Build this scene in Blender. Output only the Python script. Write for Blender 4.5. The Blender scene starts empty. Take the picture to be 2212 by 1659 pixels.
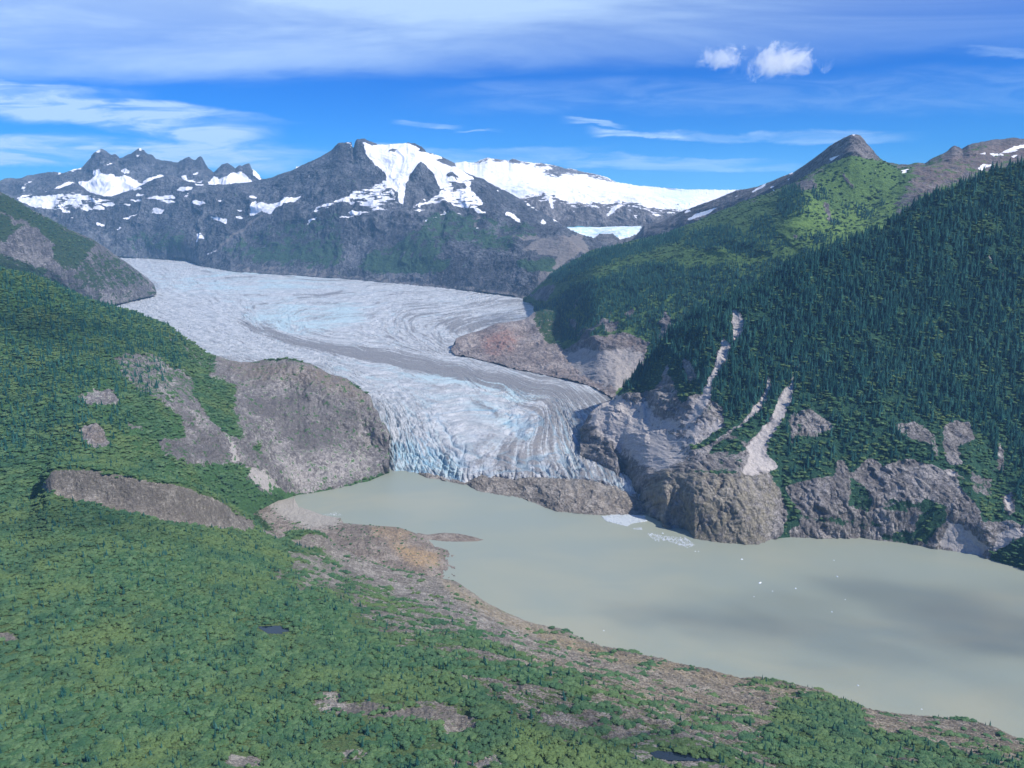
import bpy, math, random
import numpy as np

# ------------------------------------------------------------------ camera, sky, sun, exposure
sc = bpy.context.scene
COL = sc.collection
R = math.radians
CAM_H = 900.0            # metres above the lake
PITCH = R(11.82)
FP, CX, CY = 1670.0, 1106.0, 829.5      # focal length and centre for a 2212 x 1659 frame
cam_d = bpy.data.cameras.new('camera')
cam_d.sensor_width = 36.0
cam_d.lens = 36.0 * FP / 2212.0
cam_d.clip_start = 1.0
cam_d.clip_end = 80000.0
cam = bpy.data.objects.new('camera', cam_d)
COL.objects.link(cam)
cam.location = (0, 0, CAM_H)
cam.rotation_euler = (R(90) - PITCH, 0, 0)
sc.camera = cam

SUN_EL, SUN_AZ = R(44), R(121)          # azimuth from +Y (view direction) towards +X (right)
sun_d = bpy.data.lights.new('sun', 'SUN')
sun_d.energy = 4.4
sun_d.angle = R(0.5)
sun_d.color = (1.0, 0.95, 0.88)
sun = bpy.data.objects.new('sun', sun_d)
COL.objects.link(sun)
from mathutils import Vector
SUNV = Vector((math.cos(SUN_EL) * math.sin(SUN_AZ), math.cos(SUN_EL) * math.cos(SUN_AZ), math.sin(SUN_EL)))
sun.rotation_euler = SUNV.to_track_quat('Z', 'Y').to_euler()
sun.location = SUNV * 3000

sc.view_settings.view_transform = 'Standard'
sc.view_settings.look = 'None'
sc.view_settings.gamma = 1.0
sc.view_settings.use_curve_mapping = False
sc.view_settings.exposure = 0.40
sc.render.engine = 'CYCLES'
sc.cycles.use_denoising = True
sc.cycles.max_bounces = 5
sc.cycles.diffuse_bounces = 2
sc.cycles.volume_bounces = 2
sc.cycles.transparent_max_bounces = 6


class NT:
    """tiny node tree helper"""
    def __init__(s, tree):
        s.t = tree
        s.t.nodes.clear()

    def n(s, typ, **kw):
        nd = s.t.nodes.new(typ)
        for k, v in kw.items():
            setattr(nd, k, v)
        return nd

    def link(s, a, b):
        s.t.links.new(a, b)

    def put(s, sock, v):
        if isinstance(v, bpy.types.NodeSocket):
            s.t.links.new(v, sock)
        elif isinstance(v, (tuple, list)):
            if sock.type == 'RGBA' and len(v) == 3:
                v = (*v, 1)
            sock.default_value = v
        else:
            sock.default_value = v

    def math(s, op, a, b=0.0, c=None, clamp=False):
        nd = s.n('ShaderNodeMath', operation=op, use_clamp=clamp)
        s.put(nd.inputs[0], a)
        s.put(nd.inputs[1], b)
        if c is not None:
            s.put(nd.inputs[2], c)
        return nd.outputs[0]

    def mix(s, f, a, b, blend='MIX'):
        nd = s.n('ShaderNodeMix', data_type='RGBA', blend_type=blend)
        s.put(nd.inputs['Factor'], f)
        s.put(nd.inputs[6], a)
        s.put(nd.inputs[7], b)
        return nd.outputs[2]

    def noise(s, vec, scale, detail=4.0, rough=0.55, dist=0.0):
        nd = s.n('ShaderNodeTexNoise')
        nd.inputs['Scale'].default_value = scale
        nd.inputs['Detail'].default_value = detail
        nd.inputs['Roughness'].default_value = rough
        nd.inputs['Distortion'].default_value = dist
        s.link(vec, nd.inputs['Vector'])
        return nd.outputs['Fac']

    def scaled(s, vec, sx, sy, sz, rot=(0, 0, 0)):
        nd = s.n('ShaderNodeMapping')
        nd.inputs['Scale'].default_value = (sx, sy, sz)
        nd.inputs['Rotation'].default_value = rot
        s.link(vec, nd.inputs['Vector'])
        return nd.outputs[0]

    def step(s, v, lo, hi):
        nd = s.n('ShaderNodeMapRange', interpolation_type='SMOOTHSTEP')
        s.put(nd.inputs['Value'], v)
        s.put(nd.inputs['From Min'], lo)
        s.put(nd.inputs['From Max'], hi)
        return nd.outputs[0]

    def attr(s, name):
        nd = s.n('ShaderNodeAttribute', attribute_name=name)
        return nd.outputs['Fac']


# ---- world: Nishita sky with thin high cirrus mapped on a level sheet above the camera
world = bpy.data.worlds.new('World')
sc.world = world
world.use_nodes = True
w = NT(world.node_tree)
sky = w.n('ShaderNodeTexSky', sky_type='NISHITA', sun_disc=False)
sky.sun_elevation = SUN_EL
sky.sun_rotation = SUN_AZ
sky.altitude = 900
sky.air_density = 1.0
sky.dust_density = 0.15
sky.ozone_density = 3.0
tc = w.n('ShaderNodeTexCoord')
sep = w.n('ShaderNodeSeparateXYZ')
w.link(tc.outputs['Generated'], sep.inputs[0])
yc = w.math('MAXIMUM', sep.outputs[1], 0.05)
CPX = w.math('DIVIDE', sep.outputs[0], yc)          # lateral slope of the direction
CQ = w.math('DIVIDE', sep.outputs[2], yc)           # upward slope of the direction
cmb = w.n('ShaderNodeCombineXYZ')
w.link(CPX, cmb.inputs[0]); w.link(CQ, cmb.inputs[1])
SKYV = cmb.outputs[0]


def sky_noise(sx, sy, rot, off, detail=6, dist=0.4, rough=0.6):
    m = w.n('ShaderNodeMapping')
    m.inputs['Location'].default_value = (off[0], off[1], 0)
    m.inputs['Rotation'].default_value = (0, 0, rot)
    m.inputs['Scale'].default_value = (sx, sy, 1)
    w.link(SKYV, m.inputs['Vector'])
    return w.noise(m.outputs[0], 1.0, detail, rough, dist)


def sky_dir(u, v):
    k = (829.5 - v) / 1670.0
    c, s_ = math.cos(PITCH), math.sin(PITCH)
    return (u - 1106) / 1670.0 / (c + k * s_), (k * c - s_) / (c + k * s_)


warp = w.math('MULTIPLY', w.math('SUBTRACT', sky_noise(6, 22, 0.0, (1, 4), 5), 0.5), 0.035)
QW = w.math('ADD', CQ, warp)


def strip(a, b, wa, wb, amp, edge=0.55):
    """soft cirrus bank between two sky directions"""
    (xa, qa), (xb, qb) = sky_dir(*a), sky_dir(*b)
    wa, wb = wa / 1670.0, wb / 1670.0
    t = w.math('DIVIDE', w.math('SUBTRACT', CPX, xa), xb - xa, clamp=True)
    q0 = w.math('MULTIPLY_ADD', t, qb - qa, qa)
    ww = w.math('MULTIPLY_ADD', t, wb - wa, wa)
    d = w.math('DIVIDE', w.math('ABSOLUTE', w.math('SUBTRACT', QW, q0)), ww)
    L = abs(xb - xa)
    ends = w.math('MULTIPLY', w.step(CPX, xa - 0.02, xa + 0.15 * L), w.step(CPX, xb + 0.02, xb - 0.25 * L))
    return w.math('MULTIPLY', w.math('MULTIPLY', w.step(d, 1.1, 1 - edge), ends), amp)


fine = w.math('MULTIPLY', w.step(sky_noise(9, 55, -0.12, (3, 2), 8, 0.9), 0.33, 0.68), 1.0)
fine2 = sky_noise(5, 34, 0.05, (8, 5), 7, 0.5)
banks = None
for a_, b_, wa_, wb_, am_ in [
        ((-700, 185), (645, 262), 66, 7, 1.15), ((-700, 195), (330, 215), 66, 26, 0.9),
        ((-700, 292), (780, 350), 44, 34, 1.05), ((120, 245), (600, 305), 14, 44, 1.0),
        ((-700, 345), (300, 345), 18, 8, 0.9), ((850, 335), (1750, 355), 14, 8, 0.55),
        ((1235, 262), (1330, 275), 12, 7, 0.8), ((1290, 292), (1500, 293), 9, 5, 0.9),
        ((1400, 292), (1990, 298), 10, 12, 0.45), ((1150, 350), (1800, 372), 10, 8, 0.45), ((760, 322), (1330, 330), 12, 10, 0.4),
        ((870, 265), (975, 272), 6, 6, 0.45), ((1010, 282), (1060, 282), 3, 3, 0.5), ((2040, 112), (2500, 120), 10, 12, 0.28),
        ((850, 215), (2600, 190), 30, 60, 0.16)]:
    st = strip(a_, b_, wa_, wb_, am_)
    banks = st if banks is None else w.math('MAXIMUM', banks, st)
banks = w.math('MULTIPLY', banks, w.math('MULTIPLY_ADD', fine, 0.85, 0.17))
q150 = sky_dir(0, 158)[1]
bend = w.math('MULTIPLY', w.math('MAXIMUM', CPX, -0.3), 0.035)
ve = w.math('SUBTRACT', w.math('MULTIPLY_ADD', warp, 0.5, CQ), w.math('ADD', bend, q150 - 0.004))
veil = w.step(w.math('MULTIPLY_ADD', w.math('SUBTRACT', fine2, 0.5), 0.03, ve), -0.004, 0.026)
veil_top = w.math('MULTIPLY_ADD', w.step(ve, 0.0, 0.12), 0.55, 0.50)
side = w.math('MULTIPLY_ADD', w.step(CPX, 0.75, -0.45), 0.72, 0.28)
veil_n = w.math('MULTIPLY_ADD', w.step(sky_noise(1.6, 15, 0.08, (1, 2), 8, 0.8), 0.3, 0.7), 0.75, 0.5)
veil_a = w.math('MULTIPLY', w.math('MULTIPLY', veil, veil_top), w.math('MULTIPLY', side, veil_n))
low = w.math('MULTIPLY', w.step(CQ, 0.10, 0.0), 0.16)
tot = w.math('MAXIMUM', w.math('MAXIMUM', veil_a, banks), low)
tot = w.math('MULTIPLY', w.math('MINIMUM', tot, 0.8), w.step(sep.outputs[1], 0.02, 0.3))
hsv = w.n('ShaderNodeHueSaturation')
hsv.inputs['Hue'].default_value = 0.503
hsv.inputs['Saturation'].default_value = 1.5
hsv.inputs['Value'].default_value = 1.0
w.link(sky.outputs[0], hsv.inputs['Color'])
skyc = w.mix(1.0, hsv.outputs[0], (0.08, 0.54, 1.06), 'MULTIPLY')
cc = w.mix(tot, skyc, (5.1, 6.8, 8.9))
bg = w.n('ShaderNodeBackground')
bg.inputs['Strength'].default_value = 0.10
w.link(cc, bg.inputs['Color'])
wo = w.n('ShaderNodeOutputWorld')
w.link(bg.outputs[0], wo.inputs[0])

# ------------------------------------------------------------------ numeric helpers
rng = np.random.default_rng(7)
CP, SP = math.cos(PITCH), math.sin(PITCH)


def unproj(u, v, Y):
    """world point seen in direction (u, v) of the 2212 x 1659 frame at forward distance Y"""
    k = (CY - v) / FP
    s = Y / (CP + k * SP)
    return np.stack([(u - CX) / FP * s, Y + 0 * s, CAM_H + s * (k * CP - SP)], -1)


def proj(P):
    x, y, z = P[..., 0], P[..., 1], P[..., 2] - CAM_H
    d = y * CP - z * SP
    h = y * SP + z * CP
    return CX + FP * x / d, CY - FP * h / d


def dist_for(v, z):
    """forward distance at which row v meets height z"""
    k = (CY - v) / FP
    t = (k * CP - SP) / (CP + k * SP)
    return (z - CAM_H) / t


def kz(u, v, z):
    return (u, v, float(dist_for(v, z)))


GA = rng.uniform(0, 2 * np.pi, 4096).astype(np.float32)
GX, GY = np.cos(GA), np.sin(GA)


PERM = rng.permutation(4096).astype(np.int32)


def _h(ix, iy, seed):
    return PERM[(PERM[(ix + seed * 131) & 4095] + iy) & 4095]


def perlin(x, y, seed=0):
    x, y = np.asarray(x, np.float32), np.asarray(y, np.float32)
    xi, yi = np.floor(x), np.floor(y)
    fx, fy = (x - xi).astype(np.float32), (y - yi).astype(np.float32)
    xi, yi = xi.astype(np.int32), yi.astype(np.int32)
    ux = fx * fx * fx * (fx * (fx * 6 - 15) + 10)
    uy = fy * fy * fy * (fy * (fy * 6 - 15) + 10)
    r = []
    for dy in (0, 1):
        g = []
        for dx in (0, 1):
            h = _h(xi + dx, yi + dy, seed)
            g.append(GX[h] * (fx - dx) + GY[h] * (fy - dy))
        r.append(g[0] + ux * (g[1] - g[0]))
    return (r[0] + uy * (r[1] - r[0])) * 1.5


def fbm(x, y, octv=5, seed=0, gain=0.5):
    a, s, t = 1.0, 0.0, 0.0
    for o in range(octv):
        s = s + a * perlin(x, y, seed + o * 17)
        t += a
        a *= gain
        x, y = x * 2.03 + 11.3, y * 2.03 - 7.1
    return s / t


def ridged(x, y, octv=5, seed=0, gain=0.5):
    a, s, t, wgt = 1.0, 0.0, 0.0, 1.0
    for o in range(octv):
        n = 1 - np.abs(perlin(x, y, seed + o * 31))
        n = n * n * wgt
        wgt = np.clip(n * 1.6, 0.15, 1)
        s = s + a * n
        t += a
        a *= gain
        x, y = x * 2.07 + 5.3, y * 2.07 + 9.1
    return s / t


def worley(x, y, seed=0):
    """distance to nearest and second nearest feature point, and a cell random"""
    xi, yi = np.floor(x).astype(np.int32), np.floor(y).astype(np.int32)
    d1 = np.full(x.shape, 9.0, np.float32)
    d2 = d1.copy()
    c = np.zeros(x.shape, np.float32)
    for dx in (-1, 0, 1):
        for dy in (-1, 0, 1):
            h = _h(xi + dx, yi + dy, seed)
            pxx = xi + dx + (h & 63) / 64.0
            pyy = yi + dy + (h >> 6) / 64.0
            d = np.hypot(pxx - x, pyy - y).astype(np.float32)
            nw = d < d1
            d2 = np.where(nw, d1, np.minimum(d2, d))
            c = np.where(nw, (h % 97) / 97.0, c)
            d1 = np.where(nw, d, d1)
    return d1, d2, c


def pchip(pts, rows):
    """pts (k, nu, 3) -> smooth monotone profile with rows[i] steps between line i and i+1"""
    k = pts.shape[0]
    seg = np.linalg.norm(pts[1:] - pts[:-1], axis=-1)[..., None] + 1e-3
    d = (pts[1:] - pts[:-1]) / seg
    m = np.zeros_like(pts)
    m[0], m[-1] = d[0], d[-1]
    for i in range(1, k - 1):
        a, b = d[i - 1], d[i]
        h0, h1 = seg[i - 1], seg[i]
        w1, w2 = 2 * h1 + h0, h1 + 2 * h0
        with np.errstate(all='ignore'):
            hm = (w1 + w2) / (w1 / a + w2 / b)
        m[i] = np.where(a * b > 0, hm, 0)
    m = np.nan_to_num(m)
    out, tt = [], []
    for i in range(k - 1):
        n = rows[i]
        t = (np.arange(n) / n)[:, None, None]
        h = seg[i][None]
        p = ((2 * t**3 - 3 * t**2 + 1) * pts[i] + (t**3 - 2 * t**2 + t) * h * m[i]
             + (-2 * t**3 + 3 * t**2) * pts[i + 1] + (t**3 - t**2) * h * m[i + 1])
        out.append(p)
        tt.append(i + t[:, 0, 0])
    out.append(pts[-1:])
    tt.append(np.array([k - 1.0]))
    return np.concatenate(out, 0), np.concatenate(tt)


# picture rasters (half resolution of the 2212 x 1659 frame) from which surface materials are sampled
RW, RH = 1106, 830
_gy, _gx = np.mgrid[0:RH, 0:RW]
_fy = np.fft.fftfreq(RH * 2)[:, None]
_fx = np.fft.rfftfreq(RW * 2)[None, :]


def blur(a, s):
    if s <= 0:
        return a
    p = np.pad(a, ((0, RH), (0, RW)), mode='symmetric')
    g = np.exp(-2 * (np.pi * s) ** 2 * (_fy**2 + _fx**2))
    return np.fft.irfft2(np.fft.rfft2(p) * g, s=p.shape)[:RH, :RW]


TILE = {'A': (0, 219.4), 'B': (737.3, 219.4), 'C': (1474.7, 219.4), 'D': (0, 662.7), 'E': (737.3, 662.7),
        'F': (1474.7, 662.7), 'G': (0, 1106), 'H': (737.3, 1106), 'I': (1474.7, 1106)}


def T(tile, pts):
    ox, oy = TILE[tile]
    return [(ox + p[0] / 3.0, oy + p[1] / 3.0) + tuple(p[2:]) for p in pts]


def inside(poly, x, y):
    r = np.zeros(x.shape, bool)
    n = len(poly)
    for i in range(n):
        x0, y0 = poly[i][:2]
        x1, y1 = poly[(i + 1) % n][:2]
        if y0 == y1:
            continue
        c = ((y0 <= y) & (y < y1)) | ((y1 <= y) & (y < y0))
        r ^= c & (x < (x1 - x0) * (y - y0) / (y1 - y0) + x0)
    return r


class Ras:
    def __init__(s, base=0.0):
        s.a = np.full((RH, RW), float(base))

    def poly(s, val, pts, soft=0.0):
        q = [(p[0] / 2, p[1] / 2) for p in pts]
        xs = [p[0] for p in q]
        ys = [p[1] for p in q]
        x0, x1 = max(0, int(min(xs)) - 1), min(RW, int(max(xs)) + 2)
        y0, y1 = max(0, int(min(ys)) - 1), min(RH, int(max(ys)) + 2)
        if x1 <= x0 or y1 <= y0:
            return s
        m = inside(q, _gx[y0:y1, x0:x1] + 0.5, _gy[y0:y1, x0:x1] + 0.5)
        if soft > 0:
            g = int(soft * 1.6) + 2
            X0, X1, Y0, Y1 = max(0, x0 - g), min(RW, x1 + g), max(0, y0 - g), min(RH, y1 + g)
            f = np.zeros((Y1 - Y0 + 2 * g, X1 - X0 + 2 * g))
            # edge-extended window so that masks touching the border stay full there
            f[g + y0 - Y0:g + y1 - Y0, g + x0 - X0:g + x1 - X0] = m
            f[g:-g, g:-g] = f[g:-g, g:-g]
            f = np.pad(f[g:-g, g:-g], g, mode='edge')
            kx = np.exp(-0.5 * (np.arange(-g, g + 1) / (soft / 2)) ** 2)
            kx /= kx.sum()
            f = sum(kx[q] * f[q:q + f.shape[0] - 2 * g] for q in range(2 * g + 1))
            f = sum(kx[q] * f[:, q:q + f.shape[1] - 2 * g] for q in range(2 * g + 1))
            s.a[Y0:Y1, X0:X1] = s.a[Y0:Y1, X0:X1] * (1 - f) + val * f
        else:
            s.a[y0:y1, x0:x1][m] = val
        return s

    def line(s, val, pts, width, soft=0.0):
        for i in range(len(pts) - 1):
            (xa, ya), (xb, yb) = pts[i][:2], pts[i + 1][:2]
            wa = width if not isinstance(width, (list, tuple)) else width[i]
            wb = width if not isinstance(width, (list, tuple)) else width[i + 1]
            L = math.hypot(xb - xa, yb - ya) + 1e-6
            nx, ny = -(yb - ya) / L, (xb - xa) / L
            ex, ey = (xb - xa) / L, (yb - ya) / L
            s.poly(val, [(xa + nx * wa / 2 - ex * wa / 3, ya + ny * wa / 2 - ey * wa / 3), (xb + nx * wb / 2, yb + ny * wb / 2),
                         (xb - nx * wb / 2, yb - ny * wb / 2), (xa - nx * wa / 2 - ex * wa / 3, ya - ny * wa / 2 - ey * wa / 3)], soft)
        return s

    def done(s, sig=1.0):
        s.a = blur(s.a, sig / 2)
        return s

    def __call__(s, u, v):
        x = np.clip(u / 2 - 0.5, 0, RW - 1.001)
        y = np.clip(v / 2 - 0.5, 0, RH - 1.001)
        xi, yi = x.astype(int), y.astype(int)
        fx, fy = x - xi, y - yi
        a = s.a
        return ((a[yi, xi] * (1 - fx) + a[yi, xi + 1] * fx) * (1 - fy)
                + (a[yi + 1, xi] * (1 - fx) + a[yi + 1, xi + 1] * fx) * fy)


def grid_normals(P):
    du = np.gradient(P, axis=1)
    dv = np.gradient(P, axis=0)
    n = np.cross(du, dv)
    n /= np.linalg.norm(n, axis=-1, keepdims=True) + 1e-9
    return n


def grid_mesh(name, P, attrs, mat, kind='structure', label=None, cat=None, keep=None, smooth=True):
    nt, nu = P.shape[:2]
    me = bpy.data.meshes.new(name)
    idx = np.arange(nt * nu).reshape(nt, nu)
    f = np.stack([idx[:-1, :-1], idx[:-1, 1:], idx[1:, 1:], idx[1:, :-1]], -1).reshape(-1, 4)
    if keep is not None:
        k = keep[:-1, :-1] | keep[1:, 1:] | keep[:-1, 1:] | keep[1:, :-1]
        f = f[k.reshape(-1)]
    me.vertices.add(nt * nu)
    me.vertices.foreach_set('co', P.astype(np.float32).ravel())
    me.loops.add(f.size)
    me.polygons.add(len(f))
    me.loops.foreach_set('vertex_index', f.astype(np.int32).ravel())
    me.polygons.foreach_set('loop_start', np.arange(0, f.size, 4, dtype=np.int32))
    me.polygons.foreach_set('loop_total', np.full(len(f), 4, np.int32))
    if smooth:
        me.polygons.foreach_set('use_smooth', np.ones(len(f), bool))
    me.update(calc_edges=True)
    for k, a in attrs.items():
        at = me.attributes.new(k, 'FLOAT', 'POINT')
        at.data.foreach_set('value', np.broadcast_to(a, (nt, nu)).astype(np.float32).ravel())
    me.materials.append(mat)
    o = bpy.data.objects.new(name, me)
    COL.objects.link(o)
    if kind:
        o['kind'] = kind
    if label:
        o['label'] = label
    if cat:
        o['category'] = cat
    return o


def interp_line(keys, us):
    k = sorted(keys)
    a = np.array(k, float)
    v = np.interp(us, a[:, 0], a[:, 1])
    # interpolate distance as 1/D, which is straight in the view
    D = 1 / np.interp(us, a[:, 0], 1 / a[:, 2])
    return v, D


LAYERS = {}


def loft(key, u0, u1, nu, lines, rows, amps, back, L=260.0, seed=0, gul=1.0, dens=None, crest_rough=0.0, usm=60.0, gain=0.56):
    """Terrain surface through lines of (u, v, D) from the foot up to the crest, then down the far side.
    amps: relief amplitude in metres per line; back: [(dY, dz)] steps behind the crest"""
    us = np.linspace(u0, u1, nu)
    if dens is not None:
        ux = np.linspace(0, 1, nu)
        us = np.interp(ux, [0, dens[0], dens[1], 1], [u0, dens[2], dens[3], u1])
    pts = []
    for li, ln in enumerate(lines):
        v, D = interp_line(ln, us)
        win = max(3, int(round(usm / (abs(u1 - u0) / nu))) | 1)
        ker = np.hanning(win + 2)
        ker /= ker.sum()
        sm = lambda a: np.convolve(np.pad(a, len(ker) // 2, mode='edge'), ker, 'valid')
        if 0 < li < len(lines) - 1:
            v, D = sm(v), 1 / sm(1 / D)
        elif li == len(lines) - 1:
            D = 1 / sm(1 / D)
        if ln is lines[-1] and crest_rough:
            v = v + crest_rough * fbm(us / 9.0, us * 0 + seed, 5, seed + 77, 0.7)
        pts.append(unproj(us, v, D))
    nl = len(pts)
    for dY, dz in back:
        q = pts[nl - 1].copy()
        q[:, 0] *= (q[:, 1] + dY) / q[:, 1]
        q[:, 1] += dY
        q[:, 2] -= dz
        pts.append(q)
    pts = np.array(pts)
    P, tt = pchip(pts, rows)
    ub, vb = proj(P)
    back_m = tt > nl - 1 + 1e-6
    amp = np.interp(tt, np.arange(len(amps)), amps)[:, None]
    s = 0.80 * P[..., 1] + 1.05 * P[..., 2]        # runs up the slope
    X = P[..., 0] + 0.22 * P[..., 1]
    wx = fbm(X / (L * 2), s / (L * 2), 3, seed + 5) * 0.8
    g = ridged(X / L + wx, s / (L * 3.2) + 0.5 * wx, 6, seed, gain) - 0.45
    b = fbm(X / (L * 0.9), s / (L * 0.9), 6, seed + 3, gain + 0.04)
    n = grid_normals(P)
    if np.mean(n[: len(n) // 2, :, 1]) > 0:
        n = -n
    d = (g * gul + b * 0.7) * amp
    P = P + n * d[..., None]
    dd_ = d
    LAYERS[key] = dict(P=P, u=ub, v=vb, tt=tt, back=back_m, s=s, X=X, g=g, b=b, n=n, d=dd_)
    return LAYERS[key]

# ------------------------------------------------------------------ surface materials
def base_mat(name):
    m = bpy.data.materials.new(name)
    m.use_nodes = True
    t = NT(m.node_tree)
    geo = t.n('ShaderNodeNewGeometry')
    bs = t.n('ShaderNodeBsdfPrincipled')
    out = t.n('ShaderNodeOutputMaterial')
    t.link(bs.outputs[0], out.inputs[0])
    return m, t, geo.outputs['Position'], bs


def land_mat(name, rock=((0.17, 0.155, 0.15), (0.10, 0.092, 0.095), (0.25, 0.225, 0.20)),
             veg=((0.030, 0.058, 0.022), (0.050, 0.085, 0.030)), mead=(0.085, 0.17, 0.035), warmc=(0.23, 0.155, 0.085),
             screec=(0.33, 0.30, 0.275), f=1.0, bump=1.0, vegk=0.55, snowk=0.5, strat=(1, 1, 3.2)):
    """f: size of the rock features relative to 60 m; masks arrive as mesh attributes"""
    m, t, P, bs = base_mat(name)
    k = 1 / (60.0 * f)
    Ps = t.scaled(P, strat[0], strat[1], strat[2], (0.12, 0.18, 0.0))
    n1 = t.noise(Ps, k, 8, 0.62, 0.4)
    n2 = t.noise(P, k * 4.3, 8, 0.66, 0.3)
    n3 = t.noise(P, k * 0.33, 6, 0.6)
    n4 = t.noise(P, k * 1.7, 10, 0.68, 0.2)
    vor = t.n('ShaderNodeTexVoronoi', feature='DISTANCE_TO_EDGE')
    vor.inputs['Scale'].default_value = k * 2.2
    wv = t.n('ShaderNodeVectorMath', operation='MULTIPLY_ADD')
    nz = t.n('ShaderNodeTexNoise')
    nz.inputs['Scale'].default_value = k * 3
    t.link(P, nz.inputs['Vector'])
    t.link(nz.outputs['Color'], wv.inputs[0])
    wv.inputs[1].default_value = (40 * f,) * 3
    t.link(Ps, wv.inputs[2])
    t.link(wv.outputs[0], vor.inputs['Vector'])
    crack = t.step(vor.outputs['Distance'], 0.0, 0.09)
    c = t.mix(t.step(n1, 0.40, 0.60), rock[1], rock[0])  # strong rock mottling and dark cracks, partly standing in for small shadows
    c = t.mix(t.step(n4, 0.50, 0.68), c, rock[2])
    c = t.mix(t.math('MULTIPLY', t.step(n2, 0.52, 0.36), 0.55), c, tuple(x * 0.5 for x in rock[1]))
    gn = t.n('ShaderNodeNewGeometry')
    sz = t.n('ShaderNodeSeparateXYZ')
    t.link(gn.outputs['Normal'], sz.inputs[0])
    steep = t.step(sz.outputs[2], 0.82, 0.55)
    nv = t.noise(t.scaled(P, 1.0, 1.0, 0.16), k * 4.0, 7, 0.62, 0.5)
    c = t.mix(t.math('MULTIPLY', steep, t.step(nv, 0.50, 0.40)), c, tuple(x * 0.7 for x in rock[1]))
    c = t.mix(t.math('MULTIPLY', t.math('MULTIPLY', steep, t.step(nv, 0.54, 0.66)), 0.7), c, rock[2])
    c = t.mix(t.math('MULTIPLY', t.step(n3, 0.55, 0.40), 0.45), c, tuple(x * 0.75 for x in rock[1]))
    c = t.mix(t.math('MULTIPLY', t.step(n3, 0.52, 0.62), 0.40), c, rock[2])
    c = t.mix(t.math('MULTIPLY', t.math('SUBTRACT', 1.0, crack), 0.45), c, tuple(x * 0.45 for x in rock[1]))
    c = t.mix(t.math('MULTIPLY', t.step(t.math('MULTIPLY_ADD', t.math('SUBTRACT', n1, 0.5), 2.0, t.attr('stain_shade')), 0.25, 0.8), 0.66), c, tuple(x * 0.62 for x in rock[1]))
    c = t.mix(t.math('MULTIPLY', t.attr('warm'), t.step(n4, 0.3, 0.6)), c, warmc)
    sc_f = t.step(t.math('ADD', t.attr('scree'), t.math('MULTIPLY', t.math('SUBTRACT', n4, 0.5), 1.7)), 0.36, 0.62)
    scol = t.mix(t.step(n2, 0.35, 0.7), tuple(x * 0.72 for x in screec), screec)
    c = t.mix(sc_f, c, scol)
    vf = t.step(t.math('ADD', t.attr('veg'), t.math('MULTIPLY', t.math('SUBTRACT', t.math('MULTIPLY_ADD', n4, 0.6, t.math('MULTIPLY', n1, 0.4)), 0.5), vegk * 7)), 0.44, 0.58)
    vc = t.mix(t.step(n2, 0.35, 0.68), veg[0], veg[1])
    vc = t.mix(t.math('MULTIPLY', t.attr('mead'), t.step(n4, 0.30, 0.58)), vc, mead)
    c = t.mix(vf, c, vc)
    n5 = t.noise(t.scaled(P, 0.55, 0.55, 2.6), k * 2.2, 8, 0.62, 0.3)
    sn = t.math('ADD', t.attr('snow'), t.math('MULTIPLY', t.math('SUBTRACT', n5, 0.5), snowk * 7))
    sf = t.step(sn, 0.47, 0.54)
    snc = t.mix(t.math('MULTIPLY', t.attr('blue'), t.step(n4, 0.35, 0.65)), t.mix(t.step(n3, 0.3, 0.7), (0.80, 0.81, 0.83), (0.88, 0.87, 0.86)), (0.48, 0.70, 0.78))
    c = t.mix(sf, c, snc)
    t.link(c, bs.inputs['Base Color'])
    t.put(bs.inputs['Roughness'], 0.92)
    bs.inputs['Specular IOR Level'].default_value = 0.15
    h = t.math('MULTIPLY_ADD', n1, 4.0 * f, t.math('MULTIPLY_ADD', n4, 6.0 * f, t.math('MULTIPLY_ADD', n2, 5.0 * f, t.math('MULTIPLY_ADD', t.math('MULTIPLY', nv, steep), 8.0 * f, t.math('MULTIPLY', crack, 2.6 * f)))))
    bmp = t.n('ShaderNodeBump')
    bmp.inputs['Distance'].default_value = 1.0
    t.put(bmp.inputs['Strength'], t.math('MULTIPLY', t.math('MULTIPLY_ADD', sf, -0.82 * bump, 1.0 * bump), t.math('MULTIPLY_ADD', sc_f, -0.5, 1.0)))
    t.link(h, bmp.inputs['Height'])
    t.link(bmp.outputs[0], bs.inputs['Normal'])
    return m


EXTRA = {}


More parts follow.
